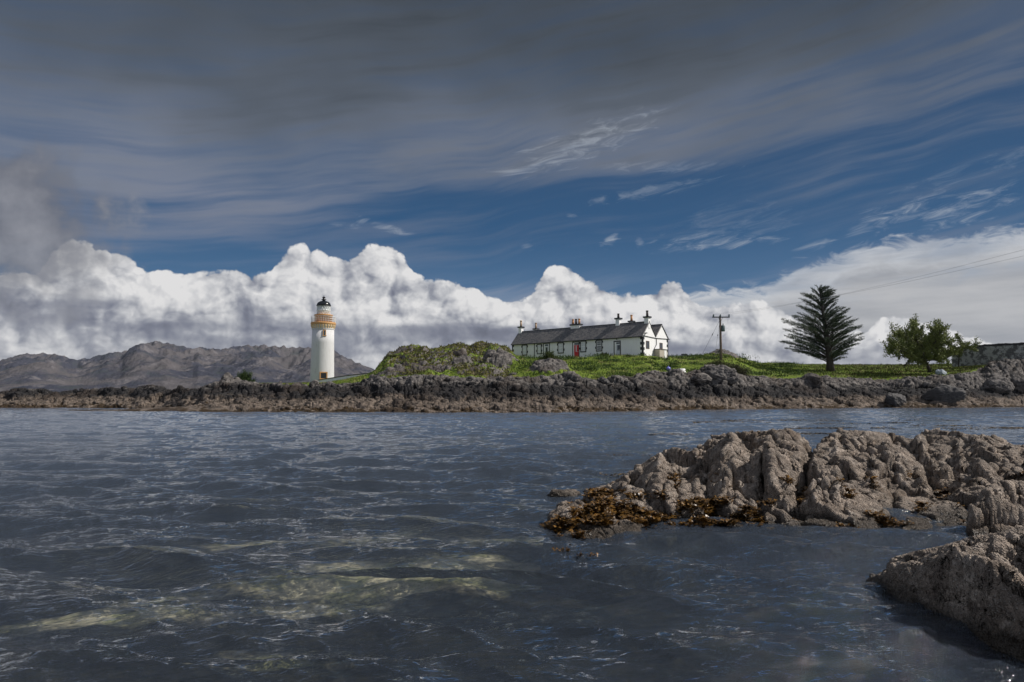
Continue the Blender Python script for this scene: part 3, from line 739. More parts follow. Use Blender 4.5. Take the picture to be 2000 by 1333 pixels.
# the nearest slab
NEAR.append(near_rock('rock_outcrop', 1645, 2360, 1.0, 560, [
    ('w', [(1680, 1190), (1760, 1240), (1850, 1290), (1930, 1330), (2000, 1370), (2360, 1560)]),
    ('w', [(1680, 1128), (1692, 1134), (1720, 1150), (1760, 1178), (1850, 1222), (1930, 1258), (2000, 1292), (2360, 1430)]),
    ('rel', 1, [(1680, .02), (1760, .07), (1850, .12), (2000, .17), (2360, .22)], [(1680, 1128), (1692, 1125), (1730, 1118), (1762, 1112), (1800, 1090), (1835, 1080), (1880, 1090), (1950, 1128), (2000, 1168), (2360, 1280)]),
    ('rel', 2, [(1680, .06), (1760, .3), (1850, .5), (2000, .8), (2360, .9)], [(1680, 1126), (1692, 1118), (1722, 1104), (1780, 1078), (1830, 1066), (1870, 1056), (1900, 1046), (1950, 1040), (2000, 1036), (2360, 1020)]),
    ('zrel', 3, [(1680, .08), (1780, .16), (2000, .5), (2360, .8)], [(1680, -.1), (1780, -.05), (1900, .18), (2000, .3), (2360, .4)]),
    ('zrel', 4, [(1680, .15), (1780, .3), (2000, .5), (2360, .8)], [(1680, -.5), (2000, -.4), (2360, -.2)]),
    ], [([(1775, 1080), (1830, 1084), (1862, 1070), (1880, 1058)], 4, .06), ([(1880, 1100), (1885, 1150), (1900, 1190)], 5, .05), ([(1900, 1080), (1950, 1092), (2010, 1110)], 5, .05), ([(1950, 1120), (1975, 1160), (2010, 1180)], 6, .06)],
    'nearest barnacled rock slab at the lower right with a shaded front face', .62, 55.0, [(1640, 1140), (1692, 1118), (1722, 1104), (1780, 1078), (1830, 1066), (1870, 1056), (1900, 1046), (1950, 1040), (2000, 1036), (2360, 1020)]))

# ------------------------------------------------------------------ seaweed
def m_weed(name, c0, c1):
    m, g, b = mat(name); p = pos(g)
    n = g.noise(p, 9.0, 4.0, .6); n2 = g.noise(p, 60.0, 3.0, .6)
    g.put(b.inputs['Base Color'], g.mix(g.ss(.42, .66, n*.5+n2*.5), c0, c1))
    b.inputs['Roughness'].default_value = .42; b.inputs['Specular IOR Level'].default_value = .45
    return m
M['wrack'] = m_weed('bladder_wrack', (.022, .012, .004), (.26, .130, .022))
M['kelp'] = m_weed('floating_kelp', (.045, .030, .014), (.22, .155, .07))
def fronds(name, pts, nrm, m, size, per, label=None, rng=None, flat=.0, kind='stuff'):
    rng = rng or np.random.default_rng(5)
    V, Fc = [], []
    n = len(pts)
    for k in range(per):
        a = rng.uniform(0, 2*np.pi, n); L = size*rng.uniform(.5, 1.3, n); w = L*rng.uniform(.14, .26, n)
        lift = rng.uniform(.10, .8, n)*(1-flat)
        d = np.stack([np.cos(a), np.sin(a), lift], 1); d = d+nrm*(.35*(1-flat)); d /= np.linalg.norm(d, axis=1)[:, None]
        sd = np.cross(d, np.stack([rng.normal(size=n)*.3, rng.normal(size=n)*.3, np.ones(n)], 1)); sd /= np.linalg.norm(sd, axis=1)[:, None]
        b = pts+rng.normal(size=(n, 3))*[.012, .012, .003]*(size/.05)
        mid = b+d*L[:, None]*.55+[0, 0, .0]; tip = b+d*L[:, None]*[1, 1, .7]
        fk = sd*w[:, None]
        base = len(V)*0
        Q = np.stack([b-fk*.25, b+fk*.25, mid+fk*.6, mid-fk*.6, tip+fk*1.25, tip+fk*.25, tip-fk*.25, tip-fk*1.25], 1)   # forked tip
        V.append(Q)
    V = np.concatenate(V); nV = len(V)
    i = np.arange(nV)[:, None]*8
    Fq = np.concatenate([i+[0, 1, 2, 3], i+[3, 2, 5, 6], i+[2, 4, 5, 5], i+[3, 6, 7, 7]])
    tri = np.concatenate([i+[0, 1, 2], i+[0, 2, 3], i+[3, 2, 5], i+[3, 5, 6], i+[2, 4, 5], i+[3, 6, 7]])
    o = link(name, arr_mesh(name, V.reshape(-1, 3), tri, False), m)
    return tag(o, label, None, None, kind)
def weed_on_rocks():
    rng = np.random.default_rng(31)
    pts, nn = [], []
    patches = [(1150, 1010, 48, 26), (1110, 1022, 30, 14), (1225, 1000, 40, 20), (1255, 1012, 38, 12), (1180, 985, 26, 14), (1300, 1012, 30, 9), (1365, 992, 55, 16), (1400, 1018, 45, 12), (1350, 1030, 50, 10), (1450, 1008, 35, 10), (1500, 985, 15, 10), (1240, 970, 14, 8), (1290, 970, 20, 8), (1480, 1022, 25, 8), (1560, 975, 10, 14), (1755, 1026, 22, 6), (1725, 1020, 9, 7), (1170, 965, 22, 8), (1085, 1030, 20, 6), (1410, 982, 24, 8)]
    for P, N, o in NEAR[:1]:
        qx, qy = project(P); m = np.zeros(qx.shape)
        for (cx, cy, rx, ry) in patches: m = np.maximum(m, 1-((qx-cx)/rx)**2-((qy-cy)/ry)**2)
        m = m+1.3*fbm2(P[..., 0]*3, P[..., 1]*3, 3)
        ok = (m > .30) & (P[..., 2] > -.06) & (P[..., 2] < .42) & (P[..., 1] < 10.2)
        idx = np.argwhere(ok); sel = idx[rng.choice(len(idx), min(len(idx), 3000), replace=False)]
        pts.append(P[sel[:, 0], sel[:, 1]]); nn.append(N[sel[:, 0], sel[:, 1]])
    pts = np.concatenate(pts); nn = np.concatenate(nn)
    fronds('bladder_wrack', pts, nn, M['wrack'], .080, 6, 'orange brown wrack lying over the low tail of the long reef', rng)
    # tufts breaking the surface and rafts drifting in the bay
    T = []
    for (px, py, n, sx, sy) in [(1106, 1078, 16, .05, .03), (1118, 1072, 10, .04, .03), (1148, 1090, 14, .05, .02), (1090, 1050, 8, .04, .03), (1285, 905, 60, .9, .05), (1375, 880, 90, .35, .25), (1240, 891, 30, .8, .06)]:
        D = float(Dwat(py)); c = raytan(px, py)[0]*D
        n = n//2; T.append(np.stack([c+rng.normal(size=n)*sx, D+rng.normal(size=n)*sy, np.full(n, .012)], 1))
    T = np.concatenate(T)
    fronds('bladder_wrack', T, np.tile([0, 0, 1.0], (len(T), 1)), M['wrack'], .045, 4, 'small brown tufts of wrack breaking the surface left of the long reef', rng)
    T = []
    for (px, py, n, wx, wd) in [(1520, 822, 900, 3.6, 1.1), (1430, 826, 350, 2.2, .5), (1640, 838, 500, 2.6, .6), (1330, 850, 160, 1.2, .3), (1850, 833, 240, 1.6, .45), (1960, 838, 900, 3.0, .8), (1650, 829, 200, 1.8, .4), (1560, 848, 300, 1.3, .5), (1720, 826, 120, 1.4, .3), (1820, 822, 120, 2.0, .3), (1225, 935, 30, .4, .1)]:
        D = float(Dwat(py)); c = raytan(px, py)[0]*D
        x = c+rng.uniform(-1, 1, n)*wx; y = D+rng.normal(size=n)*wd*.6+.35*np.sin(x*.9+px)
        keep = perlin2(x*.9, y*2.0)+rng.normal(size=n)*.12 > .05
        T.append(np.stack([x, y, np.full(n, .02)], 1)[keep])
    T = np.concatenate(T)
    fronds('floating_kelp', T, np.tile([0, 0, 1.0], (len(T), 1)), M['kelp'], .12, 3, 'thin brown streaks of kelp drifting in the bay behind the long reef', rng, flat=.80)
weed_on_rocks()

# small half drowned rock left of the reef
def blob(name, c, r, m, label=None, cat=None, group=None, seed=0, sub=5, rough=.35, flat=(1, 1, .8), parent=None, rz=0.0, fine=1.0):
    bm = bmesh.new(); bmesh.ops.create_icosphere(bm, subdivisions=sub, radius=1.0)
    me = bpy.data.meshes.new(name); bm.to_mesh(me); bm.free()
    V = np.empty(len(me.vertices)*3, np.float32); me.vertices.foreach_get('co', V); V = V.reshape(-1, 3)
    rng = np.random.default_rng(seed+100)
    d = np.ones(len(V))
    for k in range(11):                      # faceted by random planes, like broken rock
        n = rng.normal(size=3); n /= np.linalg.norm(n); h = rng.uniform(.62, .95)
        q = V@n; d = np.where(q > 1e-3, np.minimum(d, h/np.maximum(q, 1e-3)), d)
    s = seed*3.3
    d = d*(1+rough*.5*fbm3(V[:, 0]*1.3+s, V[:, 1]*1.3, V[:, 2]*1.3, 3, .6)+rough*.45*fbm3(V[:, 0]*3+s, V[:, 1]*3, V[:, 2]*5, 4, .65, True)+.06*fine*fbm3(V[:, 0]*11+s, V[:, 1]*11, V[:, 2]*11, 3, .65, True))
    V = V*d[:, None]*np.array(flat)*r
    c_, s_ = math.cos(rz), math.sin(rz); V = np.stack([V[:, 0]*c_-V[:, 1]*s_, V[:, 0]*s_+V[:, 1]*c_, V[:, 2]], 1)
    me.vertices.foreach_set('co', V.astype(np.float32).ravel()); me.polygons.foreach_set('use_smooth', [True]*len(me.polygons)); me.update()
    o = link(name, me, m, parent); o.location = c
    return tag(o, label, cat, group)
def wat(px, py): return raytan(px, py)[0]*float(Dwat(py)), float(Dwat(py))
x, y = wat(1108, 968)
blob('half_drowned_rock', (x, y, -.02), .26, M['barnacle'], 'small flat rock awash in the waves just left of the long reef', 'rock', seed=4, flat=(1, .5, .45), rough=.8, fine=2.0)
x, y = wat(1142, 970)
blob('half_drowned_rock', (x, y, -.01), .07, M['barnacle'], 'fist sized stone awash beside the small flat rock', 'rock', seed=5, sub=4, flat=(1, .6, .6))
# ------------------------------------------------------------------ building helpers
def mbox(bm, lo, hi):
    v = [bm.verts.new((x, y, z)) for z in (lo[2], hi[2]) for y in (lo[1], hi[1]) for x in (lo[0], hi[0])]
    for f in ((0, 2, 3, 1), (4, 5, 7, 6), (0, 1, 5, 4), (2, 6, 7, 3), (0, 4, 6, 2), (1, 3, 7, 5)): bm.faces.new([v[i] for i in f])
def mcyl(bm, r0, r1, z0, z1, n=24, c=(0, 0), cap=True):
    a = [bm.verts.new((c[0]+r0*math.cos(2*math.pi*i/n), c[1]+r0*math.sin(2*math.pi*i/n), z0)) for i in range(n)]
    b = [bm.verts.new((c[0]+r1*math.cos(2*math.pi*i/n), c[1]+r1*math.sin(2*math.pi*i/n), z1)) for i in range(n)]
    for i in range(n): bm.faces.new([a[i], a[(i+1) % n], b[(i+1) % n], b[i]])
    if cap: bm.faces.new(b); bm.faces.new(a[::-1])
def mlathe(bm, prof, n=64, cap=True):
    rings = [[bm.verts.new((r*math.cos(2*math.pi*i/n), r*math.sin(2*math.pi*i/n), z)) for i in range(n)] for r, z in prof]
    for a, b in zip(rings[:-1], rings[1:]):
        for i in range(n): bm.faces.new([a[i], a[(i+1) % n], b[(i+1) % n], b[i]])
    if cap: bm.faces.new(rings[-1]); bm.faces.new(rings[0][::-1])
def mtube(bm, pts, rad, n=8):
    pts = [Vector(p) for p in pts]; rad = rad if isinstance(rad, (list, tuple)) else [rad]*len(pts)
    rings = []
    for i, p in enumerate(pts):
        t = (pts[min(i+1, len(pts)-1)]-pts[max(i-1, 0)]).normalized()
        u = t.cross(Vector((0, 0, 1))) if abs(t.z) < .95 else t.cross(Vector((1, 0, 0)))
        u.normalize(); w = t.cross(u)
        rings.append([bm.verts.new(p+(u*math.cos(2*math.pi*k/n)+w*math.sin(2*math.pi*k/n))*rad[i]) for k in range(n)])
    for a, b in zip(rings[:-1], rings[1:]):
        for k in range(n): bm.faces.new([a[k], a[(k+1) % n], b[(k+1) % n], b[k]])
    bm.faces.new(rings[-1]); bm.faces.new(rings[0][::-1])
def part(name, fn, m, parent=None, smooth=False, bev=0.0):
    bm = bmesh.new(); fn(bm)
    bmesh.ops.recalc_face_normals(bm, faces=bm.faces)
    if bev: bmesh.ops.bevel(bm, geom=list(bm.edges), offset=bev, segments=1, affect='EDGES', clamp_overlap=True)
    me = bpy.data.meshes.new(name); bm.to_mesh(me); bm.free()
    if smooth: me.polygons.foreach_set('use_smooth', [True]*len(me.polygons))
    return link(name, me, m, parent)
def render_mat(name, c, streak=.16):
    """lime washed masonry, a little uneven and weather streaked"""
    m, g, b = mat(name); o = g.new('ShaderNodeTexCoord').outputs['Object']
    x, y, z = g.sep(o)
    n = g.noise(o, 2.2, 5.0, .6); s = g.noise(g.vec(x*3, y*3, z*.35), 1.6, 5.0, .65)
    f = g.ss(.5, .78, s)*streak*3
    c1 = g.mix(n, tuple(v*.90 for v in c), c)
    g.put(b.inputs['Base Color'], g.mix(f, c1, (c[0]*.62, c[1]*.60, c[2]*.55)))
    b.inputs['Roughness'].default_value = .85
    bump(g, b, g.noise(o, 9.0, 5.0, .6), .03)
    return m
M['white'] = render_mat('whitewash', (.86, .86, .865), .10)
M['tower'] = render_mat('tower_whitewash', (.61, .61, .62), .20)
M['ochre'] = simple('ochre_paint', (.50, .265, .10), .6, .2, 1.5)
M['black'] = simple('black_paint', (.016, .018, .022), .45, .2)
M['dome'] = simple('black_gloss_paint', (.010, .012, .016), .22, .2)
M['trimwhite'] = simple('white_gloss_paint', (.80, .80, .79), .4, .04)
M['red'] = simple('red_door_paint', (.55, .012, .022), .4, .08)
M['grey_door'] = simple('pale_grey_door_paint', (.55, .57, .60), .5, .06)
M['pot'] = simple('chimney_clay', (.50, .25, .11), .85, .25, 4.0)
M['potbuff'] = simple('buff_clay', (.42, .29, .19), .85, .25, 4.0)
M['soot'] = simple('sooty_clay', (.05, .042, .040), .9, .25, 4.0)
M['cream'] = simple('cream_panel', (.40, .36, .30), .6, .1)
M['wood'] = simple('weathered_pole_wood', (.15, .11, .085), .85, .25, 1.2, bmp=.01)
M['iron'] = simple('dark_iron', (.05, .055, .06), .6, .2)
M['teal'] = simple('green_grey_enamel', (.06, .10, .10), .5, .15)
m, g, b = mat('window_glass'); b.inputs['Base Color'].default_value = (.05, .06, .07, 1); b.inputs['Roughness'].default_value = .06; b.inputs['Specular IOR Level'].default_value = .8
M['glass'] = m
m, g, b = mat('net_curtain'); b.inputs['Base Color'].default_value = (.62, .64, .67, 1); b.inputs['Roughness'].default_value = .25; b.inputs['Specular IOR Level'].default_value = .7
M['curtain'] = m
def m_slate():
    m, g, b = mat('slate_roof'); o = g.new('ShaderNodeTexCoord').outputs['Object']
    x, y, z = g.sep(o)
    br = g.new('ShaderNodeTexBrick'); g.put(br.inputs['Vector'], g.vec(x, z, 0.0)); br.inputs['Scale'].default_value = 1.0
    br.inputs['Brick Width'].default_value = .34; br.inputs['Row Height'].default_value = .19; br.inputs['Mortar Size'].default_value = .012
    for k, c in (('Color1', (.10, .10, .11)), ('Color2', (.20, .19, .185)), ('Mortar', (.02, .02, .022))): br.inputs[k].default_value = (*c, 1)
    n = g.noise(o, .8, 6.0, .65); n2 = g.noise(o, 6.0, 4.0, .6)
    c = g.mix(g.ss(.48, .72, n)*.55, E(g, br.outputs[0]), (.23, .205, .185))
    c = g.mix(g.ss(.58, .75, n2)*.5, c, (.28, .27, .25))
    g.put(b.inputs['Base Color'], c); b.inputs['Roughness'].default_value = .75; b.inputs['Specular IOR Level'].default_value = .3
    bump(g, b, E(g, br.outputs['Fac'])*-1.0+n2*.5, .02)
    return m
M['slate'] = m_slate()

# ------------------------------------------------------------------ lighthouse
def build_lighthouse():
    x, y, z = PLOT; Y = y
    root = empty('lighthouse', (x, y, z-.05), math.atan2(-x, y)*0)
    tag(root, 'white round lighthouse tower with ochre gallery and black dome', 'lighthouse')
    root.rotation_euler.z = math.atan2(x, y)*-1     # local -Y looks back at the camera
    k = Y/F_PX*1.0
    def h(py): return at(629, py, Y).z-z+.05
    def r(w): return w*k/2
    T0, T1 = h(748), h(645)
    prof = [(r(46), -.8), (r(45.6), 0), (r(44.6), T1*.25), (r(43.6), T1*.5), (r(42.6), T1*.75), (r(41.8), T1-.02)]
    part('tower', lambda bm: mlathe(bm, prof, 96), M['tower'], root, True)
    zg = h(635)             # gallery floor level
    part('string_course', lambda bm: mlathe(bm, [(r(42), T1), (r(43.5), T1+.06), (r(43.5), T1+.22), (r(42), T1+.30)], 96), M['tower'], root, True)
    part('corbel_table', lambda bm: mlathe(bm, [(r(41.8), T1+.30), (r(41.8), zg-.75), (r(43.0), zg-.62), (r(44.4), zg-.25), (r(44.4), zg-.02)], 96), M['tower'], root, True)
    for i in range(28):
        a = 2*math.pi*i/28
        def cb(bm, a=a):
            mbox(bm, (r(41), -.13, zg-.85), (r(44.5), .13, zg-.45)); mbox(bm, (r(41), -.15, zg-.448), (r(47.0), .15, zg-.02))
            bmesh.ops.rotate(bm, verts=bm.verts, cent=(0, 0, 0), matrix=Matrix.Rotation(a, 3, 'Z'))
        part('corbel', cb, M['ochre_pale'] if 'ochre_pale' in M else M['tower'], root)
    part('gallery_floor', lambda bm: mlathe(bm, [(r(40), zg-.02), (r(46.5), zg-.02), (r(48.0), zg+.08), (r(48.0), zg+.42), (r(46.8), zg+.5), (r(40), zg+.5)], 96), M['ochre'], root, True)
    zf = zg+.5
    zt = h(616.5)           # top of the ochre wall
    part('gallery_wall', lambda bm: mlathe(bm, [(r(33.5), zf), (r(33.5), zt-.14), (r(35.5), zt-.10), (r(35.5), zt+.10), (r(30), zt+.16)], 72), M['ochre'], root, True)
    def rail(bm):
        for i in range(44):
            a = 2*math.pi*i/44; mtube(bm, [(r(46)*math.cos(a), r(46)*math.sin(a), zf), (r(46)*math.cos(a), r(46)*math.sin(a), zf+1.25)], .028, 6)
        for zz in (zf+1.25, zf+.75, zf+.3):
            mlathe(bm, [(r(46)-.03, zz), (r(46)+.03, zz), (r(46)+.03, zz+.06), (r(46)-.03, zz+.06), (r(46)-.03, zz)], 64, False)
    part('railing', rail, M['trimwhite'], root)
    z1 = h(607.5)
    part('lantern_base', lambda bm: mlathe(bm, [(r(25.5), zt+.10), (r(25.5), z1-.05), (r(27.5), z1-.03), (r(27.5), z1+.06), (r(25), z1+.08)], 48), M['trimwhite'], root, True)
    z2 = h(598.5)
    n = 16
    def bars(bm):
        for lv in range(2):
            a0z, a1z = (zt+.2, z1-.06) if lv == 0 else (z1+.08, z2)
            rr = r(25.5)+.03
            for i in range(n):
                for s in (-1, 1):
                    a = 2*math.pi*i/n; b_ = 2*math.pi*(i+s)/n
                    mtube(bm, [(rr*math.cos(a), rr*math.sin(a), a0z), (rr*math.cos(b_), rr*math.sin(b_), a1z)], .035, 5)
    part('lantern_lattice', bars, M['trimwhite'], root)
    m, g, b = mat('lantern_glass'); b.inputs['Base Color'].default_value = (.75, .80, .82, 1); b.inputs['Roughness'].default_value = .03
    b.inputs['Transmission Weight'].default_value = .55; b.inputs['IOR'].default_value = 1.2
    part('lantern_glazing', lambda bm: mlathe(bm, [(r(25), z1+.08), (r(25), z2)], 48, False), m, root, True)
    part('lamp_curtain', lambda bm: mlathe(bm, [(r(14), z1+.1), (r(17), (z1+z2)/2), (r(14), z2-.02)], 32), M['trimwhite'], root, True)
    part('cornice', lambda bm: mlathe(bm, [(r(25), z2), (r(28), z2+.03), (r(28), z2+.16), (r(26), z2+.2)], 48), M['black'], root, True)
    z3 = h(588.2)
    H = z3-z2-.2
    dp = [(r(27)*math.cos(t*math.pi/2)**.9 if t < 1 else .3, z2+.2+H*math.sin(t*math.pi/2)) for t in np.linspace(0, .93, 12)]
    dm = part('dome', lambda bm: mlathe(bm, dp, 48), M['dome'], root, True)
    zz = dp[-1][1]
    part('vent', lambda bm: mlathe(bm, [(.42, zz-.05), (.30, zz+.12), (.52, zz+.22), (.55, zz+.34), (.26, zz+.42), (.24, zz+.55), (.36, zz+.68), (.36, zz+.84), (.18, zz+.98), (.04, zz+1.02), (.03, zz+1.35)], 24), M['dome'], dm, True)
    # openings, facing the camera
    def face_y(zz): return -np.interp(zz, [p[1] for p in prof], [p[0] for p in prof])
    def opening(name, px_, py0, py1, wpx, frame_m, fr, inner, sill=False):
        cx = (px_-629)*k; za, zb = h(py1), h(py0); w = wpx*k/2; fy = -math.sqrt(max(face_y((za+zb)/2)**2-cx*cx, .1))
        ang = math.atan2(cx, -fy)
        def fn(bm):
            d0, d1 = -.10, .5
            mbox(bm, (-w-fr, d0, zb), (w+fr, d1, zb+fr)); mbox(bm, (-w-fr, d0, za), (-w, d1, zb)); mbox(bm, (w, d0, za), (w+fr, d1, zb))
            mbox(bm, (-w-fr*(1.8 if sill else 1), d0-.05*sill, za-fr), (w+fr*(1.8 if sill else 1), d1, za))
        f = part(name, fn, frame_m, root); f.location = (cx, fy, 0); f.rotation_euler.z = ang
        q = part(inner[0], lambda bm: mbox(bm, (-w, -.06, za), (w, .4, zb)), inner[1], f)
        return f
    opening('window', 631.5, 647.5, 657.2, 3.4, M['ochre'], .13, ('pane', M['glass']), True)
    opening('doorway', 631.5, 729.5, 740.0, 10.5, M['ochre'], .24, ('door', M['black']))
    return root
M['ochre_pale'] = simple('faded_ochre_paint', (.62, .45, .24), .7, .2)
build_lighthouse()
# white boundary wall climbing from the tower to the knoll
def build_boundary():
    pts = []
    for (px, py, Y) in [(622, 742.5, 149.4), (650, 738, 147.5), (680, 733.5, 141), (706, 730.5, 133), (735, 728.5, 124), (748, 728, 120)]:
        pts.append(at(px, py, Y))
    root = empty('boundary_wall', pts[0]); o = pts[0].copy()
    tag(root, 'white boundary wall with dark coping climbing from the lighthouse to the knoll', 'wall')
    q = [p-o for p in pts]
    def strip(bm, w, t0, t1):
        rows = []
        for i, p in enumerate(q):
            d = (q[min(i+1, len(q)-1)]-q[max(i-1, 0)]); d.z = 0; d.normalize(); s = Vector((-d.y, d.x, 0))*w
            rows.append([bm.verts.new(v) for v in (p-s+Vector((0, 0, t0)), p+s+Vector((0, 0, t0)), p+s+Vector((0, 0, t1)), p-s+Vector((0, 0, t1)))])
        for a, b in zip(rows[:-1], rows[1:]):
            for k in range(4): bm.faces.new([a[k], a[(k+1) % 4], b[(k+1) % 4], b[k]])
        bm.faces.new(rows[0]); bm.faces.new(rows[-1][::-1])
    part('wall', lambda bm: strip(bm, .22, -3.2, -.14), M['white'], root)
    part('coping', lambda bm: strip(bm, .30, -.138, .02), simple('dark_mossy_stone', (.045, .045, .035), .9, .3), root)
build_boundary()

# ------------------------------------------------------------------ the keepers' house
def build_house():
    L, W, Hh = HOUSE_L, HOUSE_W, 118/1333*100.0+1.5-HOUSE_Z      # front eaves height
    rise = 2.05
    root = empty('cottage', (_hr.x, _hr.y, HOUSE_Z))
    # local +x runs along the front from the near right corner to the far left corner, local +y into the house
    fl = 1 if _hd.x*_hn.y-_hd.y*_hn.x > 0 else -1
    root.rotation_euler.z = math.atan2(-_hd.y, -_hd.x)
    # local axes: +X = from left corner to right corner (towards the near end), +Y = into the house
    tag(root, 'long low whitewashed cottage with slate double roof, black window surrounds and a red door', 'house')
    X0, X1 = -L, 0.0
    half = W/2
    def walls(bm):
        # the two gabled ranges as one shell with an M outline
        prof = [(0, -1.6), (0, Hh), (half/2, Hh+rise), (half, Hh), (half+half/2, Hh+rise*.93), (W, Hh), (W, -1.6)]
        a = [bm.verts.new((X0, p[0], p[1])) for p in prof]; b = [bm.verts.new((X1, p[0], p[1])) for p in prof]
        for i in range(len(prof)): bm.faces.new([a[i], a[(i+1) % 7], b[(i+1) % 7], b[i]])
        for s in (a, b):
            bm.faces.new([s[1], s[2], s[3]]); bm.faces.new([s[3], s[4], s[5]]); bm.faces.new([s[0], s[1], s[3], s[5], s[6]])
    part('wall', walls, M['white'], root)
    def slope(bm, ya, za, yb, zb, th=.11, o0=.04, o1=.06):
        n = Vector((0, -(zb-za), yb-ya)).normalized(); n = n if n.z > 0 else -n
        P = [Vector((x, y_, z_)) for x in (X0-o0, X1+o1) for (y_, z_) in ((ya, za), (yb, zb))]
        lo = [bm.verts.new(p+n*.012) for p in P]; hi = [bm.verts.new(p+n*th) for p in P]
        for f in ((0, 1, 3, 2), (4, 6, 7, 5), (0, 4, 5, 1), (2, 3, 7, 6), (0, 2, 6, 4), (1, 5, 7, 3)):
            vv = lo+hi; bm.faces.new([vv[i] for i in f])
    e = .22; s_ = rise/(half/2)
    roof = part('roof', lambda bm: (slope(bm, -e, Hh-e*s_, half/2, Hh+rise), slope(bm, half-.02, Hh+.02, half/2+.01, Hh+rise-.01)), M['slate'], root)
    roof2 = part('rear_roof', lambda bm: (slope(bm, half+.02, Hh+.03, half*1.5, Hh+rise*.93), slope(bm, W+e, Hh-e*s_*.93, half*1.5+.01, Hh+rise*.93-.01)), M['slate'], root)
    def ridge(bm, y_, z_): mbox(bm, (X0-.05, y_-.10, z_+.06), (X1+.07, y_+.10, z_+.20))
    part('ridge', lambda bm: ridge(bm, half/2, Hh+rise), M['black'], roof)
    part('ridge', lambda bm: ridge(bm, half*1.5, Hh+rise*.93), M['black'], roof2)
    part('gutter', lambda bm: mtube(bm, [(X0, -e-.05, Hh-e*s_+.02), (X1, -e-.05, Hh-e*s_+.02)], .07), M['black'], root)
    # black verge along the two gables and band at eaves level on the end wall
    def verge(bm):
        for (y0, z0, y1, z1) in ((-.05, Hh-.05, half/2, Hh+rise), (half/2, Hh+rise, half, Hh), (half, Hh, half*1.5, Hh+rise*.93), (half*1.5, Hh+rise*.93, W+.08, Hh-.05)):
            mtube(bm, [(X1+.03, y0, z0), (X1+.03, y1, z1)], .075, 6)
    part('verge', verge, M['black'], root)
    part('verge', lambda bm: mtube(bm, [(X0-.03, -.05, Hh-.05), (X0-.03, half/2, Hh+rise)], .075, 6), M['black'], root)
    part('eaves_pipe', lambda bm: mtube(bm, [(X1+.06, -.12, Hh-.05), (X1+.06, half, Hh-.22), (X1+.06, W+.5, Hh-.10)], .05), M['black'], root)
    part('downpipe', lambda bm: mtube(bm, [(X1+.07, half+.1, Hh-.2), (X1+.07, half+.1, Hh-1.15), (X1+.07, half-.95, Hh-2.2), (X1+.07, half-.95, -.2)], .05), M['black'], root)
    # place features on the front from their position in the photograph
    def fx(px):
        d = pdir(px, 690); t = -0.0
        # intersect ray (x = d.x*Y, y = Y) with the front line
        A = _hr; ax, ay = A.x, A.y; dx, dy = _hd.x, _hd.y
        Y = (ax*dy-ay*dx)/(d[0]*dy-dx); X = d[0]*Y
        return -((X-ax)*dx+(Y-ay)*dy), Y
    def fz(px, py):
        s, Y = fx(px); return at(px, py, Y).z-HOUSE_Z
    part('downpipe', lambda bm: mtube(bm, [(fx(1044.3)[0], -.08, Hh-.25), (fx(1044.3)[0], -.08, -.3)], .05), M['black'], root)
    def surround(bm, w0, w1, z0, z1, quo=True, t=.045, legs=True):
        b_ = .15
        mbox(bm, (w0-b_, -t, z1), (w1+b_, .02, z1+.16)); mbox(bm, (w0-b_, -t, z0 if legs else z0), (w0, .02, z1)); mbox(bm, (w1, -t, z0), (w1+b_, .02, z1))
        if quo:
            mbox(bm, (w0-b_, -t, z0-.16), (w1+b_, .02, z0))
            h_ = z1-z0
            for f in (.30, .90):
                zc = z0+h_*f
                for s in (0, 1):
                    xa, xb = ((w0-b_-.14, w0-b_) if s == 0 else (w1+b_, w1+b_+.14))
                    mbox(bm, (xa, -t, zc-.17), (xb, .02, zc+.17))
    def window(px0, px1, py0, py1, nx=2, ny=4, fill='curtain'):
        xa, xb = fx(px0)[0], fx(px1)[0]; xa, xb = min(xa, xb), max(xa, xb); pc = (px0+px1)/2
        z0, z1 = fz(pc, py1), fz(pc, py0)
        w = part('window', lambda bm: surround(bm, xa, xb, z0, z1), M['black'], root)
        def frame(bm):
            f = .06
            mbox(bm, (xa, -.03, z0), (xa+f, .01, z1)); mbox(bm, (xb-f, -.03, z0), (xb, .01, z1)); mbox(bm, (xa+f, -.03, z1-f), (xb-f, .01, z1)); mbox(bm, (xa+f, -.03, z0), (xb-f, .01, z0+f))
            mbox(bm, (xa+f, -.034, (z0+z1)/2-.04), (xb-f, .01, (z0+z1)/2+.04))
            for i in range(1, nx): c = xa+(xb-xa)*i/nx; mbox(bm, (c-.02, -.026, z0+f), (c+.02, .008, z1-f))
            for i in range(1, ny):
                c = z0+(z1-z0)*i/ny
                if abs(c-(z0+z1)/2) > .05: mbox(bm, (xa+f, -.022, c-.018), (xb-f, .006, c+.018))
        part('frame', frame, M['trimwhite'], w)
        part('pane', lambda bm: mbox(bm, (xa+.055, -.012, z0+.055), (xb-.055, .003, z1-.055)), M[fill], w)
    window(1021.0, 1028.6, 675.5, 693.0, 2, 2); window(1050.2, 1056.6, 674.0, 690.5, 2, 4); window(1091.0, 1099.8, 671.2, 689.0, 2, 4)
    window(1135.2, 1143.6, 668.0, 686.6, 2, 4); window(1165.8, 1175.0, 666.2, 685.0, 4, 4, 'glass')
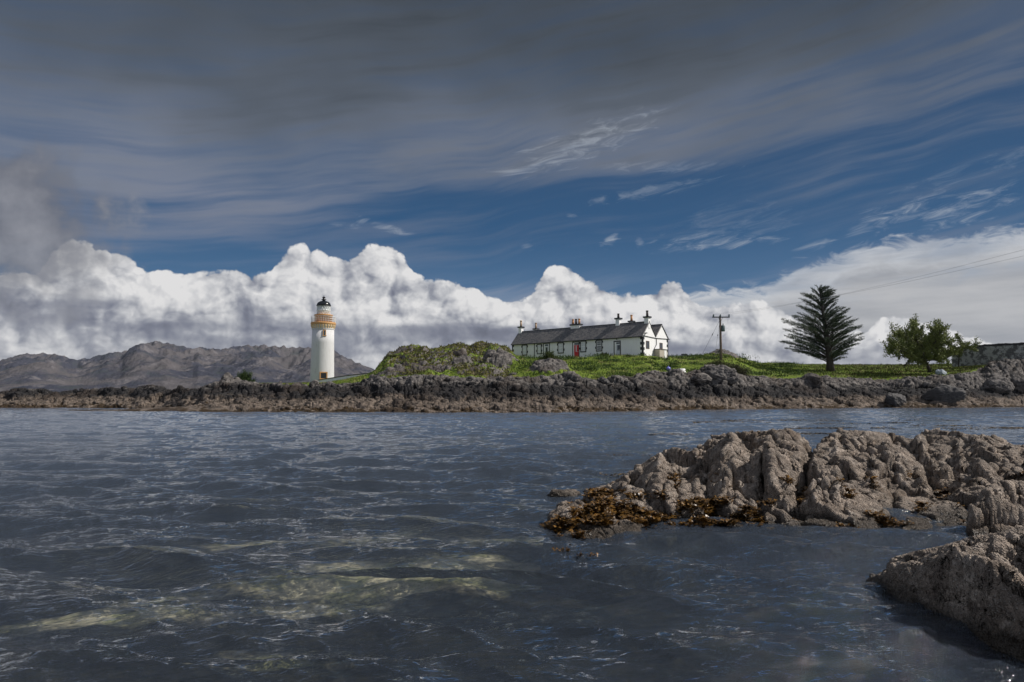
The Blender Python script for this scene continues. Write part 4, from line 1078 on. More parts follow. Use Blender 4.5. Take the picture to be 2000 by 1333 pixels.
    def door(px0, px1, py0, py1, leaf, pl, upper=True, glz=None):
        xa, xb = fx(px0)[0], fx(px1)[0]; xa, xb = min(xa, xb), max(xa, xb); pc = (px0+px1)/2
        z1 = fz(pc, py0); z0 = -.02
        d = part('doorway', lambda bm: surround(bm, xa, xb, z0-.3, z1, False), M['black'], root)
        part('door_lining', lambda bm: (mbox(bm, (xa, -.02, z0-.3), (xa+(xb-xa)*pl[0], .01, z1)), mbox(bm, (xa+(xb-xa)*pl[1], -.02, z0-.3), (xb, .01, z1)), mbox(bm, (xa+(xb-xa)*pl[0], -.02, z0+(z1-z0)*.84), (xa+(xb-xa)*pl[1], .01, z1))), M['trimwhite'], d)
        la, lb = xa+(xb-xa)*pl[0], xa+(xb-xa)*pl[1]
        part('fanlight', lambda bm: mbox(bm, (la+.03, -.028, z0+(z1-z0)*.86), (lb-.03, 0, z1-.08)), M['glass'], d)
        lf = part('door', lambda bm: mbox(bm, (la, -.015, z0-.3), (lb, .012, z0+(z1-z0)*.84)), leaf, d)
        if glz: part('pane', lambda bm: mbox(bm, (la+(lb-la)*glz[0], -.03, z0+(z1-z0)*glz[2]), (la+(lb-la)*glz[1], 0, z0+(z1-z0)*glz[3])), glz[4], lf)
        part('handle', lambda bm: mbox(bm, (lb-.16, -.07, 1.0), (lb-.10, -.016, 1.12)), M['trimwhite'], lf)
        return lf
    door(1062.6, 1072.6, 672.0, 0, M['grey_door'], (.18, .88), glz=(.25, .75, .35, .78, M['glass']))
    lf = door(1119.6, 1130.4, 669.5, 0, M['red'], (.18, 1.0), glz=(.36, .56, .42, .80, M['curtain'])); lf['label'] = 'red panelled front door with a narrow pane'
    door(1200.6, 1211.0, 668.2, 0, M['grey_door'], (.30, 1.0), glz=(.30, .96, .42, .78, M['glass']))
    # lamps over two doors
    for px in (1123.5, 1206): 
        s = fx(px)[0]; zz = fz(px, 664.5 if px < 1150 else 663)
        part('wall_lamp', lambda bm: (mtube(bm, [(s, 0, zz), (s, -.22, zz+.05)], .03, 6), mcyl(bm, .10, .05, zz-.08, zz+.08, 12, (s, -.26))), M['iron'], root)
    # quoins
    def quoin(bm, x, y, sx, sy):
        n = 4
        for i in range(n*2):
            zz = -.3+i*(Hh+.1)/(n*2); hgt = (Hh+.1)/(n*2)
            wl = .42 if i % 2 else .16
            if sx: mbox(bm, (min(x, x+sx*wl)-.02*(sx < 0), y-.04, zz), (max(x, x+sx*wl)+.02*(sx > 0), y+.012, zz+hgt-.002))
            if sy: mbox(bm, (x-.0, min(y, y+sy*wl), zz), (x+.042, max(y, y+sy*wl), zz+hgt-.002))
    part('quoins', lambda bm: quoin(bm, X1, 0, -1, 1), M['black'], root)
    part('quoins', lambda bm: quoin(bm, X0, 0, 1, 0), M['black'], root)
    part('quoins', lambda bm: quoin(bm, X1, W, 0, -1), M['black'], root)
    # openings in the end wall
    def gwin(y0, y1, z0, z1):
        w = part('window', lambda bm: (mbox(bm, (X1-.02, y0-.07, z1), (X1+.05, y1+.07, z1+.08)), mbox(bm, (X1-.02, y0-.07, z0-.08), (X1+.05, y1+.07, z0)), mbox(bm, (X1-.02, y0-.07, z0), (X1+.05, y0, z1)), mbox(bm, (X1-.02, y1, z0), (X1+.05, y1+.07, z1))), simple('brown_frame', (.10, .05, .035), .6), root)
        part('pane', lambda bm: mbox(bm, (X1-.02, y0, z0), (X1+.02, y1, z1)), M['glass'], w)
    gwin(.95, 1.75, 1.15, 2.15); gwin(5.0, 5.75, 1.35, 2.1)
    # porch box on the end wall
    px0, px1_ = half-.6, half+1.75
    bx = part('porch', lambda bm: mbox(bm, (X1+.01, px0, -.6), (X1+.95, px1_, 1.05)), M['cream'], root)
    part('porch_roof', lambda bm: mbox(bm, (X1+.01, px0-.08, 1.052), (X1+1.03, px1_+.08, 1.12)), M['iron'], bx)
    part('porch_door', lambda bm: mbox(bm, (X1+.952, px0+1.4, -.5), (X1+.98, px0+2.1, .95)), M['trimwhite'], bx)
    # chimneys
    def chimney(px, ridge_y, wx, npot, potm, base_drop=.6, top=None, tall=1.0, capw=.14):
        d = pdir(px, 640)
        # where the ray crosses the vertical plane of that ridge
        o = Vector((_hr.x+_hn.x*ridge_y, _hr.y+_hn.y*ridge_y)); dx, dy = _hd.x, _hd.y
        Y = (o.x*dy-o.y*dx)/(d[0]*dy-dx); X = d[0]*Y; s = -((X-o.x)*dx+(Y-o.y)*dy)
        ytop, ypot = top
        zt = at(px, ytop, Y).z-HOUSE_Z; zp = at(px, ypot, Y).z-HOUSE_Z
        zr = Hh+rise*(1.0 if ridge_y < half else .93)
        c = part('chimney', lambda bm: mbox(bm, (s-wx/2, ridge_y-.32, zr-.9), (s+wx/2, ridge_y+.32, zt-.22)), M['white'], roof if ridge_y < half else roof2)
        part('chimney_cap', lambda bm: mbox(bm, (s-wx/2-capw, ridge_y-.32-capw, zt-.22), (s+wx/2+capw, ridge_y+.32+capw, zt)), M['black'], c)
        for i in range(npot):
            cx = s+(i-(npot-1)/2)*.62
            pm = M[potm[i]]
            part('chimney_pot', lambda bm: (mcyl(bm, .20, .15, zt, zt+(zp-zt)*.82, 14, (cx, ridge_y)), mcyl(bm, .19, .19, zt+(zp-zt)*.82+.002, zp, 14, (cx, ridge_y))), pm, c, True)
    r1, r2 = half/2, half*1.5
    chimney(1017.6, r1, .62, 1, ['potbuff'], top=(638.5, 626.5)); chimney(1046.8, r2, .62, 1, ['potbuff'], top=(642.0, 631.0))
    chimney(1125.3, r1+.1, 1.75, 3, ['pot', 'soot', 'pot'], top=(633.5, 623.5)); chimney(1208.0, r1, .66, 1, ['soot'], top=(621.5, 613.0))
    chimney(1233.6, r2, .62, 1, ['pot'], top=(627.0, 615.5)); chimney(1264.5, r1, .70, 1, ['soot'], top=(618.5, 607.0))
    part('gable_lamp', lambda bm: mbox(bm, (X1+.02, .55, Hh+.28), (X1+.30, .85, Hh+.42)), M['iron'], root)
    return root
build_house()
# ------------------------------------------------------------------ power pole and its lines
def build_pole():
    Y = 98.0
    base = at(1408.5, 706, Y); top = at(1403.8, 617.5, Y)
    root = empty('power_pole', base); tag(root, 'wooden power pole with crossarm and transformer on the grassy rise', 'power pole')
    h = top.z-base.z
    part('pole', lambda bm: mtube(bm, [(0, 0, -1.0), (0, 0, h*.5), (0, 0, h)], [.19, .17, .13], 14), M['wood'], root, True)
    k = Y/F_PX
    arm = part('crossarm', lambda bm: mbox(bm, (-16*k, -.22, h-.28), (18*k, -.125, h-.12)), M['iron'], root)
    for x in (-13.5*k, 0, 17*k):
        part('insulator', lambda bm: mlathe_at(bm, x, -.17, h-.12, [(.04, 0), (.13, .05), (.07, .10), (.14, .16), (.07, .22), (.12, .28), (.03, .34)]), M['teal'], arm, True)
    part('arm_brace', lambda bm: (mtube(bm, [(-4*k, -.17, h-.3), (0, -.16, h-.9)], .025, 6), mtube(bm, [(4*k, -.17, h-.3), (0, -.16, h-.9)], .025, 6)), M['iron'], root)
    tr = part('transformer', lambda bm: (mlathe_at(bm, 5.0*k, -.05, h-2.25, [(.24, 0), (.27, .06), (.27, .78), (.20, .86)]), mbox(bm, (.12, -.12, h-1.9), (3.0*k, .02, h-1.75))), M['teal'], root, True)
    part('bushing', lambda bm: mlathe_at(bm, 5.2*k, -.05, h-1.39, [(.05, 0), (.08, .08), (.05, .14), (.08, .2), (.03, .3)]), M['iron'], tr, True)
    part('step_bracket', lambda bm: mbox(bm, (-3.6*k, -.05, h*.22), (0, .05, h*.22+.09)), M['iron'], root)
    part('cable', lambda bm: mtube(bm, [(-2.2*k, -.16, h-.3), (-1.9*k, -.16, h*.6), (-1.9*k, -.16, 0)], .018, 5), M['iron'], root)
    for (px, py, Yd) in [(1373, 690, 98), (1396, 696, 90)]:
        e = at(px, py, Yd)-base
        st = part('stay_wire', lambda bm: mtube(bm, [(0, 0, h-.5), tuple(e)], .016, 5), M['iron'], root)
        m_ = Vector((0, 0, h-.5)).lerp(e, .45)
        part('stay_insulator', lambda bm: mtube(bm, [m_-(e-m_).normalized()*.15, m_+(e-m_).normalized()*.15], .06, 8), M['iron'], st)
    return base, h, k, Y
def mlathe_at(bm, x, y, z, prof, n=16):
    b2 = bmesh.new(); mlathe(b2, [(r, z_+z) for r, z_ in prof], n)
    bmesh.ops.translate(b2, verts=b2.verts, vec=(x, y, 0))
    me = bpy.data.meshes.new('tmp'); b2.to_mesh(me); b2.free(); bm.from_mesh(me); bpy.data.meshes.remove(me)
pb, ph, pk, pY = build_pole()
m_wire = simple('aluminium_line', (.30, .30, .32), .5)
for i, (x0, ya, yb, lab) in enumerate([(-13.5, 500, 330, 'lower of the two power lines rising from the pole to the right'), (17, 488, 312, 'upper of the two power lines rising from the pole to the right')]):
    a = pb+Vector((x0*pk, -.17, ph+.2))
    b = at(2000, ya, 52.0); d = (b-a)
    e = a+d*1.35
    pts = []
    for t in np.linspace(0, 1, 40):
        p = a.lerp(e, t); s = 4*.9*(t-t*t); s0 = 4*.9*(1/1.35-1/1.35**2)
        p.z += -s+s0*(t*1.35 if t*1.35 < 1 else 1)
        pts.append(p)
    o = part('power_line', lambda bm: mtube(bm, pts, .009, 5), m_wire)
    tag(o, lab, 'power line', 'power lines')

# ------------------------------------------------------------------ foliage
def m_leaf(name, c0, c1, rough=.6, sc=1.3, trans=.0):
    m, g, b = mat(name); p = pos(g)
    n = g.noise(p, sc, 5.0, .65); r = g.noise(p, 9.0, 3.0, .6)
    g.put(b.inputs['Base Color'], g.mix(g.ss(.34, .66, n*.5+r*.5), c0, c1)); b.inputs['Roughness'].default_value = rough; b.inputs['Specular IOR Level'].default_value = .25
    if trans:
        b.inputs['Subsurface Weight'].default_value = 0
    return m
def cards(C, D, size, rng, aspect=.5, jit=.8):
    """leaf sized quads (bent) at centres C pointing along D"""
    n = len(C); D = D+rng.normal(size=(n, 3))*jit; D /= np.linalg.norm(D, axis=1)[:, None]
    S = np.cross(D, rng.normal(size=(n, 3))); S /= np.linalg.norm(S, axis=1)[:, None]
    L = (size*rng.uniform(.6, 1.4, n))[:, None]; w = L*aspect
    Nn = np.cross(D, S)
    V = np.stack([C-D*L*.5, C+S*w*.5+Nn*w*.15, C+D*L*.5, C-S*w*.5+Nn*w*.15], 1)
    return V
def cards_mesh(name, Vs, m, parent=None):
    V = np.concatenate(Vs); n = len(V); i = np.arange(n)[:, None]*4
    return link(name, arr_mesh(name, V.reshape(-1, 3), np.concatenate([i+[0, 1, 2], i+[0, 2, 3]]), False), m, parent)
M['needle'] = m_leaf('spruce_needles', (.020, .036, .026), (.085, .115, .060), .6, .8)
M['bark'] = simple('dark_bark', (.050, .040, .034), .9, .35, 2.0, bmp=.05, bscale=12)
M['sycleaf'] = m_leaf('sycamore_leaves', (.055, .080, .018), (.235, .260, .070), .5, .9)
M['gorse'] = m_leaf('gorse_leaves', (.022, .028, .012), (.095, .088, .040), .8, 1.2)
M['shrub'] = m_leaf('shrub_leaves', (.022, .036, .008), (.085, .110, .022), .7, 1.5)
M['pine'] = m_leaf('young_pine_needles', (.012, .026, .008), (.050, .082, .018), .7, 1.2)
def build_spruce():
    Y = 105.0
    base = at(1622, 721, Y); k = Y/F_PX
    root = empty('spruce_tree', base); tag(root, 'tall dark spruce with long level branches standing alone on the grass', 'tree')
    rng = np.random.default_rng(3)
    H = 164*k
    lean = lambda z: -(17*k)*(z/H)**1.3
    part('trunk', lambda bm: mtube(bm, [(lean(t*H), 0, t*H-.4*(t == 0)) for t in np.linspace(0, .98, 14)], [.52*(1-t)**.85*1.0+.03+(.12 if t == 0 else 0) for t in np.linspace(0, .98, 14)], 12), M['bark'], root, True)
    # traced outline: (tip dx, tip py, where it leaves the trunk py) in photo pixels
    br = [(-100, 627, 672), (-96, 631, 676), (-84, 642, 684), (-70, 652, 690), (-97, 659, 696), (-92, 666, 701), (-82, 680, 705), (-52, 690, 710), (-66, 619, 656), (-64, 623, 660), (-60, 610, 645), (-56, 602, 632), (-58, 594, 622), (-54, 584, 610), (-50, 575, 600), (-50, 572, 596), (-40, 640, 680),
          (70, 651, 688), (62, 659, 692), (58, 664, 697), (54, 672, 700), (40, 682, 702), (34, 691, 706), (52, 626, 662), (42, 620, 655), (38, 604, 640), (30, 612, 646), (34, 618, 650), (16, 590, 620), (12, 584, 612), (8, 573, 598), (40, 640, 676), (36, 650, 684), (14, 570, 590), (20, 579, 602), (-34, 562, 580), (-8, 561, 574), (-21, 556, 568), (30, 598, 630), (46, 634, 666), (56, 640, 676)]
    brs = []
    for dx, pt, pb_ in br:
        z0 = (721-pb_)*k; z1 = (721-pt)*k; x1 = dx*k
        for q in range(3):
            a = rng.uniform(-.30, .30) if q == 0 else rng.uniform(-.75, .75); sc = 1.0 if q == 0 else rng.uniform(.55, .93); dz = 0 if q == 0 else rng.uniform(-.5, .5)
            L = abs(x1)*sc; brs.append((max(z0+dz, .8), math.copysign(L, x1), L*math.tan(a), z0+dz+(z1-z0)*sc))
    for i in range(64):                                       # branches towards and away from the viewer, and filling the heart
        t = rng.uniform(.08, .97); z0 = H*t*.96
        Rr = np.interp(t, [0, .12, .25, .42, .6, .8, .92, 1], [3.2, 5.6, 5.8, 4.6, 3.3, 1.9, .9, .1])*rng.uniform(.55, 1.0)
        a = rng.uniform(0, 2*math.pi); ca = math.cos(a)*(.72 if abs(math.cos(a)) > .6 else 1)
        brs.append((z0, ca*Rr*.8, math.sin(a)*Rr, z0+Rr*rng.uniform(.22, .5)))
    for i in range(20):
        z0 = H*rng.uniform(.78, .97); Rr = (H-z0)*rng.uniform(.45, .85)+.05; a = rng.uniform(0, 6.28)
        brs.append((z0, math.cos(a)*Rr, math.sin(a)*Rr, min(z0+Rr*.7, H)))
    paths = []
    for (z0, dx, dy, z1) in brs:
        p0 = Vector((lean(z0), 0, z0)); p2 = Vector((dx if True else 0, dy, z1)); 
        if abs(dx) > 0 and z1 > z0: pass
        top_ = min(1, (H-p0.z)/3.0); p1 = Vector((p0.x+(p2.x-p0.x)*.5, p0.y+(p2.y-p0.y)*.5, p0.z+(p2.z-p0.z)*.78+rng.uniform(-.1, .15)))
        n = max(5, int((p2-p0).length/.30)); ps = []
        for i in range(n+1):
            t = i/n; ps.append((1-t)**2*p0+2*t*(1-t)*p1+t*t*p2)
        paths.append(ps)
    part('limbs', lambda bm: [mtube(bm, ps[::2]+[ps[-1]] if len(ps) % 2 == 0 else ps[::2], [max(.012, .075*(1-i/len(ps[::2]))*min(1, (ps[-1]-ps[0]).length/4)+.01) for i in range(len(ps[::2])+(len(ps) % 2 == 0))], 5) for ps in paths], M['bark'], root)
    Vs = []
    for ps in paths:
        L = (ps[-1]-ps[0]).length
        for i in range(1, len(ps)):
            t = i/(len(ps)-1)
            if t < .22 and L > 2 and ps[0].z < H*.5: continue
            d = (ps[i]-ps[i-1]).normalized(); side = Vector((-d.y, d.x, 0)).normalized() if abs(d.z) < .99 else Vector((1, 0, 0))
            w = (.03+.05*min(1, L)+.60*min(1, L/5)**1.3*math.sin(math.pi*min(1, t*.93+.02))**.7)*(.6+.8*rng.uniform())
            nc = int(13+54*w)*(rng.uniform() > .16)
            if nc == 0: continue
            u = rng.uniform(-1, 1, nc)
            C = np.array(ps[i])[None]+np.array(side)[None]*(u*w)[:, None]+np.array(d)[None]*(rng.uniform(-.25, .25, nc)+np.abs(u)*w*.5)[:, None]
            C[:, 2] += rng.normal(0, .06+.10*w, nc)+.03
            Dn = np.array(d)[None]*.9+np.array(side)[None]*np.sign(u)[:, None]*.7+np.array([0, 0, .35])
            Vs.append(cards(C, Dn, .20, rng, .30, .6))
    cards_mesh('crown', Vs, M['needle'], root)
build_spruce()

def tree_from(name, label, base, branches, leafm, leaf, per, seed, cat='tree', group=None, trunk_r=.28, spread=.5, barkm='bark'):
    """branches: list of polylines (local), the leaves gather round the outer part of twigs grown from them"""
    rng = np.random.default_rng(seed)
    root = empty(name, base); tag(root, label, cat, group)
    tw = []
    def trunkfn(bm):
        for (pts, r0) in branches:
            n = len(pts); mtube(bm, pts, [r0*.72*(1-.75*i/(n-1)) for i in range(n)], 8)
            for i in range(len(pts)-1):
                a, b = Vector(pts[i]), Vector(pts[i+1])
                for k in range(int(3+(b-a).length*3.4)):
                    t = rng.uniform(); p = a.lerp(b, t); s = (i+t)/(n-1)
                    if s < .30: continue
                    d = ((b-a).normalized()+Vector(rng.normal(size=3))*.75+Vector((0, 0, .35))).normalized()
                    L = spread*rng.uniform(.6, 1.7)
                    q = p+d*L; m_ = p.lerp(q, .5)+Vector((0, 0, .06))
                    mtube(bm, [p, m_, q], [r0*.18, r0*.12, r0*.05], 4); tw.append((p, q))
    part('trunk', trunkfn, M[barkm], root, True)
    Vs = []
    for (p, q) in tw:
        if rng.uniform() < .12: continue
        n = int(per*rng.uniform(.5, 1.4)); t = rng.uniform(.35, 1.12, n)[:, None]
        C = np.array(p)*(1-t)+np.array(q)*t+rng.normal(size=(n, 3))*spread*.20
        Vs.append(cards(C, np.tile(np.array((q-p).normalized()), (n, 1))+[0, 0, .3], leaf, rng, .75, 1.0))
    cards_mesh('crown', Vs, M[leafm], root)
    return root
def syc():
    Y = 102.0; k = Y/F_PX
    base = at(1816, 722, Y)
    def P(pts, r):
        out = []
        for i, q in enumerate(pts): out.append(((q[0]-1816)*k, q[2] if len(q) > 2 else 0.0, (722-q[1])*k))
        return (out, r)
    B = [P([(1816, 727), (1812, 712), (1806, 703)], .42), P([(1806, 703), (1798, 680), (1790, 655), (1786, 634)], .26), P([(1806, 703), (1808, 680, .6), (1812, 655, 1.2), (1806, 633, 1.5)], .24), P([(1806, 703), (1822, 680, -.4), (1830, 655, -.9), (1832, 640, -1)], .22),
         P([(1806, 703), (1784, 690, -.8), (1770, 668, -1.6), (1772, 645, -2)], .22), P([(1806, 703), (1830, 695, .6), (1845, 680, 1), (1850, 668, 1)], .18), P([(1806, 704), (1790, 705, -1), (1770, 702, -2), (1752, 690, -2.4), (1738, 672, -2.6)], .20), P([(1752, 690, -2.4), (1738, 686, -2.6), (1722, 670, -2.8)], .10),
         P([(1760, 700, -2), (1740, 697, -2.2), (1724, 690, -2.2)], .09), P([(1784, 690, -.8), (1762, 672, -1.0), (1752, 656, -1.2)], .13), P([(1806, 703), (1800, 690, -1.2), (1812, 670, -2.2), (1820, 650, -2.6)], .18), P([(1806, 703), (1795, 688, 1.5), (1785, 668, 2.6), (1780, 650, 3)], .18), P([(1812, 700), (1835, 702, -1), (1846, 696, -1.4)], .12), P([(1812, 690), (1838, 672, -1), (1836, 656, -1.4)], .14)]
    rg = np.random.default_rng(77)
    for q in range(16):
        a = rg.uniform(0, 6.28); e = rg.uniform(.45, 1.0); ex, ey = 1794+58*e*math.cos(a), 670-36*e*math.sin(a); dy = rg.uniform(-3.2, 3.2)
        B.append(P([(1806, 703), ((1806+ex)/2+rg.uniform(-6, 6), (700+ey)/2+4, dy*.5), (ex, ey, dy)], .13))
    for ex, ey in ((1842, 694), (1835, 700), (1850, 684), (1772, 700), (1822, 706)): B.append(P([(1810, 705), ((1810+ex)/2, (704+ey)/2, -1.0), (ex, ey, -1.8)], .09))
    tree_from('sycamore_tree', 'broad leafy tree with open branches and a forked trunk beside a pale stone', base, B, 'sycleaf', .19, 82, 5, spread=.92)
    # a leaning companion stem
    base2 = at(1766, 712, 105)
    B = [([(0, 0, -.3), (.9, 0, .8), (1.0, 0, 2.4), (.6, 0, 4.2)], .16), ([(1.0, 0, 2.0), (2.0, .3, 3.0), (2.6, .4, 4.2)], .12), ([(.9, 0, 1.4), (-.8, .3, 2.4), (-2.2, .2, 3.1)], .12), ([(.9, 0, 1.0), (-1.0, -.4, 1.5), (-2.4, -.6, 1.9)], .08)]
    tree_from('sycamore_tree', 'thin stemmed leaning tree partly behind the broad leafy tree', base2, B, 'sycleaf', .19, 90, 8, spread=.9)
    base3 = at(1872, 711, 106); k3 = 106/F_PX
    B = [([(0, 0, -.5), (.1, 0, .9), (.4, 0, 2.3), (.5, 0, 4.0)], .12), ([(.1, 0, .9), (-.8, .3, 2.1), (-1.1, .2, 3.2)], .09), ([(.3, 0, 1.6), (1.4, -.2, 2.4), (2.6, -.3, 3.1)], .09), ([(.2, 0, 1.2), (.9, .5, 2.2), (1.7, .4, 2.8)], .08)]
    tree_from('sycamore_tree', 'small yellow green tree in front of the end of the drystone wall', base3, B, 'sycleaf', .18, 85, 9, spread=.8)
syc()
def bush(name, label, c, r, m, seed, n=9000, leaf=.14, cat='shrub', stems=30, flat=1.0, lift=.35, upright=.0):
    rng = np.random.default_rng(seed); root = empty(name, c); tag(root, label, cat)
    tips = []
    for i in range(stems):
        a = rng.uniform(0, 6.28); e = rng.uniform(.15, 1.5); L = rng.uniform(.65, 1.05)
        tips.append(Vector((math.cos(a)*math.cos(e)*r[0]*L, math.sin(a)*math.cos(e)*r[1]*L, (math.sin(e)*r[2])*L+.1)))
    part('stems', lambda bm: [mtube(bm, [(t.x*.1, t.y*.1, -.3), tuple(t*.5+Vector((0, 0, .08*r[2]))), tuple(t)], [.05, .03, .012], 5) for t in tips], M['bark'], root)
    Vs = []; per = n//stems
    for t in tips:
        s = rng.uniform(.25, 1.05, per)[:, None]
        C = np.array(t)*s+rng.normal(size=(per, 3))*np.array(r)*.13*(1.2-s*.5)
        C[:, 2] = np.abs(C[:, 2])
        Vs.append(cards(C, np.tile(np.array(t.normalized()), (per, 1))+[0, 0, lift+upright], leaf, rng, .38, .7))
    cards_mesh('foliage', Vs, M[m], root)
    return root
def gpt(px, py, Y): p = at(px, py, Y); return p
bush('young_pine', 'rounded dark green young pine alone above the shore left of the lighthouse', at(476, 758, 92), (1.42, 1.3, 2.15), 'pine', 11, 12000, .17, 'tree', 46)
bush('gorse_bush', 'broad dark gorse bush on the slope right of the power pole', at(1434, 738, 86), (2.6, 1.6, 1.5), 'gorse', 12, 12000, .15, 'shrub', 60)
bush('gorse_bush', 'brownish sparse gorse round the foot of the power pole', at(1404, 722, 92), (2.2, 1.3, 1.15), 'gorse', 13, 5200, .13, 'shrub', 44)
bush('evergreen_shrub', 'dark green shrub on top of the rock in front of the cottage', at(1072, 709, 88), (1.35, 1.1, 1.35), 'shrub', 14, 8000, .15, 'shrub', 46)
bush('flag_iris', 'clump of upright leaves against the cottage wall below a window', at(1178, 703, 98), (1.1, .4, .85), 'gorse', 15, 700, .42, 'plant', 26, upright=1.4)
bush('heather_clump', 'low dark heather on the left shoulder of the knoll', at(768, 704, 102), (2.0, 1.2, .7), 'gorse', 16, 5000, .14, 'shrub', 40)

# ------------------------------------------------------------------ drystone wall
def drystone():
    rng = np.random.default_rng(8)
    a = at(1862, 712, 112); b = at(2120, 708, 95)
    a.z = zat(706, 112); b.z = zat(703, 95)
    d = b-a; L = d.length; ang = math.atan2(d.y, d.x)
    root = empty('drystone_wall', a, ang); tag(root, 'high grey drystone wall blotched with pale lichen at the right edge', 'wall')
    H = 2.25
    def stones(bm):
        z = -.9
        while z < H-.25:
            h_ = rng.uniform(.16, .30); x = rng.uniform(-.3, 0)
            while x < L:
                w = rng.uniform(.22, .62); dd = rng.uniform(-.05, .05)
                zz = z+.10*math.sin(x*.3)
                mbox(bm, (x+.012, -.25+dd, zz+.01), (x+w-.012, .25+dd, zz+h_-.01)); x += w
            z += h_
    ob = part('stonework', stones, None, root, bev=.03)
    m, g, bs = mat('drystone'); p = pos(g); n = g.noise(p, 1.4, 5.0, .65); n2 = g.noise(p, 7.0, 4.0, .6)
    c = g.mix(n2, (.07, .07, .073), (.20, .195, .19)); c = g.mix(g.ss(.46, .56, n)*.85, c, (.50, .50, .48))
    g.put(bs.inputs['Base Color'], c); bs.inputs['Roughness'].default_value = .95; bump(g, bs, n2, .05)
    ob.data.materials.append(m)
    def cope(bm):
        x = 0
        while x < L:
            w = rng.uniform(.12, .26); mbox(bm, (x, -.3, H-.32+.10*math.sin(x*.3)), (x+w-.02, .3, H+rng.uniform(-.02, .10)+.10*math.sin(x*.3))); x += w
    part('coping', cope, simple('dark_coping_stone', (.045, .043, .045), .95, .4, 2.0), root, bev=.03)
drystone()

# ------------------------------------------------------------------ boulders on the island
M['stone'] = m_rock('island_stone', 2.0)
M['wetstone'] = simple('dark_shore_stone', (.055, .052, .052), .8, .5, 1.5, bmp=.06, bscale=7)
bl = [(862, 709, 96, .95, (1, .8, 1.15), 'pale pointed boulder on the left of the knoll face'), (897, 703, 98, 1.35, (1, .8, 1.1), 'large grey boulder in the middle of the knoll face'),
      (908, 733, 88, .95, (1.1, .8, .8), 'rounded boulder below the middle of the knoll'), (985, 722, 90, 1.75, (1.1, .8, .85), 'broad pale outcrop stone at the right end of the knoll'), (960, 728, 88, 1.1, (1, .8, .9), 'squat grey stone touching the broad pale outcrop on its left'),
      (1003, 745, 78, .52, (1.25, .9, .75), 'small smooth grey boulder on the grass below the knoll'), (1058, 728, 83, 1.15, (1, .8, 1.0), 'grey stone on the left of the outcrop before the cottage'), (1088, 730, 82, 1.0, (1.2, .8, .8), 'stone on the right of the outcrop before the cottage'), (1066, 712, 85, 1.0, (1.2, .8, .8), 'stone at the top of the outcrop below the dark shrub'),
      (1405, 736, 79, 1.7, (1.2, .8, .75), 'wide pale boulder on the shore below the power pole'), (1370, 742, 78, 1.0, (1.3, .8, .7), 'low boulder just left of the wide pale boulder'), (1590, 739, 87, 1.0, (1.15, .8, .9), 'grey boulder at the grass edge below the spruce'),
      (1945, 730, 93, 1.6, (1.2, .8, .8), 'large rounded boulder at the right end of the shore'), (1992, 726, 95, 1.5, (1.1, .8, .8), 'boulder at the right edge of the view'), (1836, 721, 99, .70, (1.1, .9, .75), 'pale blue grey stone at the foot of the broad leafy tree'),
      (408, 762, 78, .7, (1.2, .8, .7), 'low knob of rock left of the young pine'), (445, 756, 80, .85, (1.4, .8, .8), 'brownish head of rock below the young pine'), (1270, 748, 76, .9, (1.6, .8, .6), 'flat topped shore stone right of the grass tongue'), (1180, 760, 74, .8, (1.3, .8, .8), 'dark stone on the shore below the red buoy'), (1840, 772, 86, 1.5, (1.5, .9, .8), 'big smooth dark boulder in the shore bank at right'), (1745, 776, 85, 1.3, (1.3, .9, .85), 'dark smooth boulder left of the biggest one in the shore bank')]
for i, (px, py, Y, r, fl, lab) in enumerate(bl):
    p = at(px, py, Y); gz = ground_z(p.x, p.y)
    z = min(max(p.z, gz-.30*r), gz+.38*r)
    blob('boulder', (p.x, p.y, z), r, M['wetstone'] if 'dark' in lab else M['stone'] if 'blue' not in lab else simple('pale_stone', (.30, .34, .38), .8, .2), lab, 'boulder', 'boulders on the island', seed=20+i, flat=fl, rough=.75, rz=i*1.3, fine=2.2)

# ------------------------------------------------------------------ small things on the grass
def creel_stack():
    p = at(1330, 731, 84); p.z = max(ground_z(p.x, p.y)+.02, p.z-.1)
    root = empty('upturned_tub', p); tag(root, 'white upturned tub with a pale flat piece beside it on the grass', 'tub')
    part('tub', lambda bm: (mlathe(bm, [(.55, 0), (.50, .1), (.46, .5), (.40, .56)], 24), ), M['trimwhite'], root, True).scale = (1.2, .8, 1)
    part('lid', lambda bm: mlathe_at(bm, 1.0, 0, 0, [(.45, 0), (.47, .04), (.45, .10)], 20), M['trimwhite'], root, True)
creel_stack()
p = at(1305.5, 725, 88); p.z = ground_z(p.x, p.y)
b_ = empty('buoy', p); tag(b_, 'blue violet round buoy lying in the grass left of the white tub', 'buoy', 'buoys washed up on the grass')
part('float', lambda bm: mlathe(bm, [(.05, 0), (.22, .08), (.30, .27), (.24, .45), (.08, .55)], 20), simple('violet_plastic', (.20, .20, .62), .4), b_, True)
part('eye', lambda bm: mcyl(bm, .06, .05, .55, .66, 10), simple('violet_plastic_dark', (.12, .12, .4), .4), b_, True)
p = at(1178, 753, 74.5); p.z = max(ground_z(p.x, p.y), p.z-.1)
b_ = empty('buoy', p); tag(b_, 'rusty orange buoy at the edge of the grass above the black rock', 'buoy', 'buoys washed up on the grass')
part('float', lambda bm: mlathe(bm, [(.05, 0), (.16, .05), (.22, .17), (.18, .30), (.05, .4)], 20), simple('orange_plastic', (.30, .07, .025), .5, .3), b_, True)
part('eye', lambda bm: mcyl(bm, .04, .04, .4, .48, 10), M['iron'], b_, True)
p = at(951, 680, 108)
q = empty('marker_post', p); tag(q, 'thin grey post on the crest of the knoll', 'post')
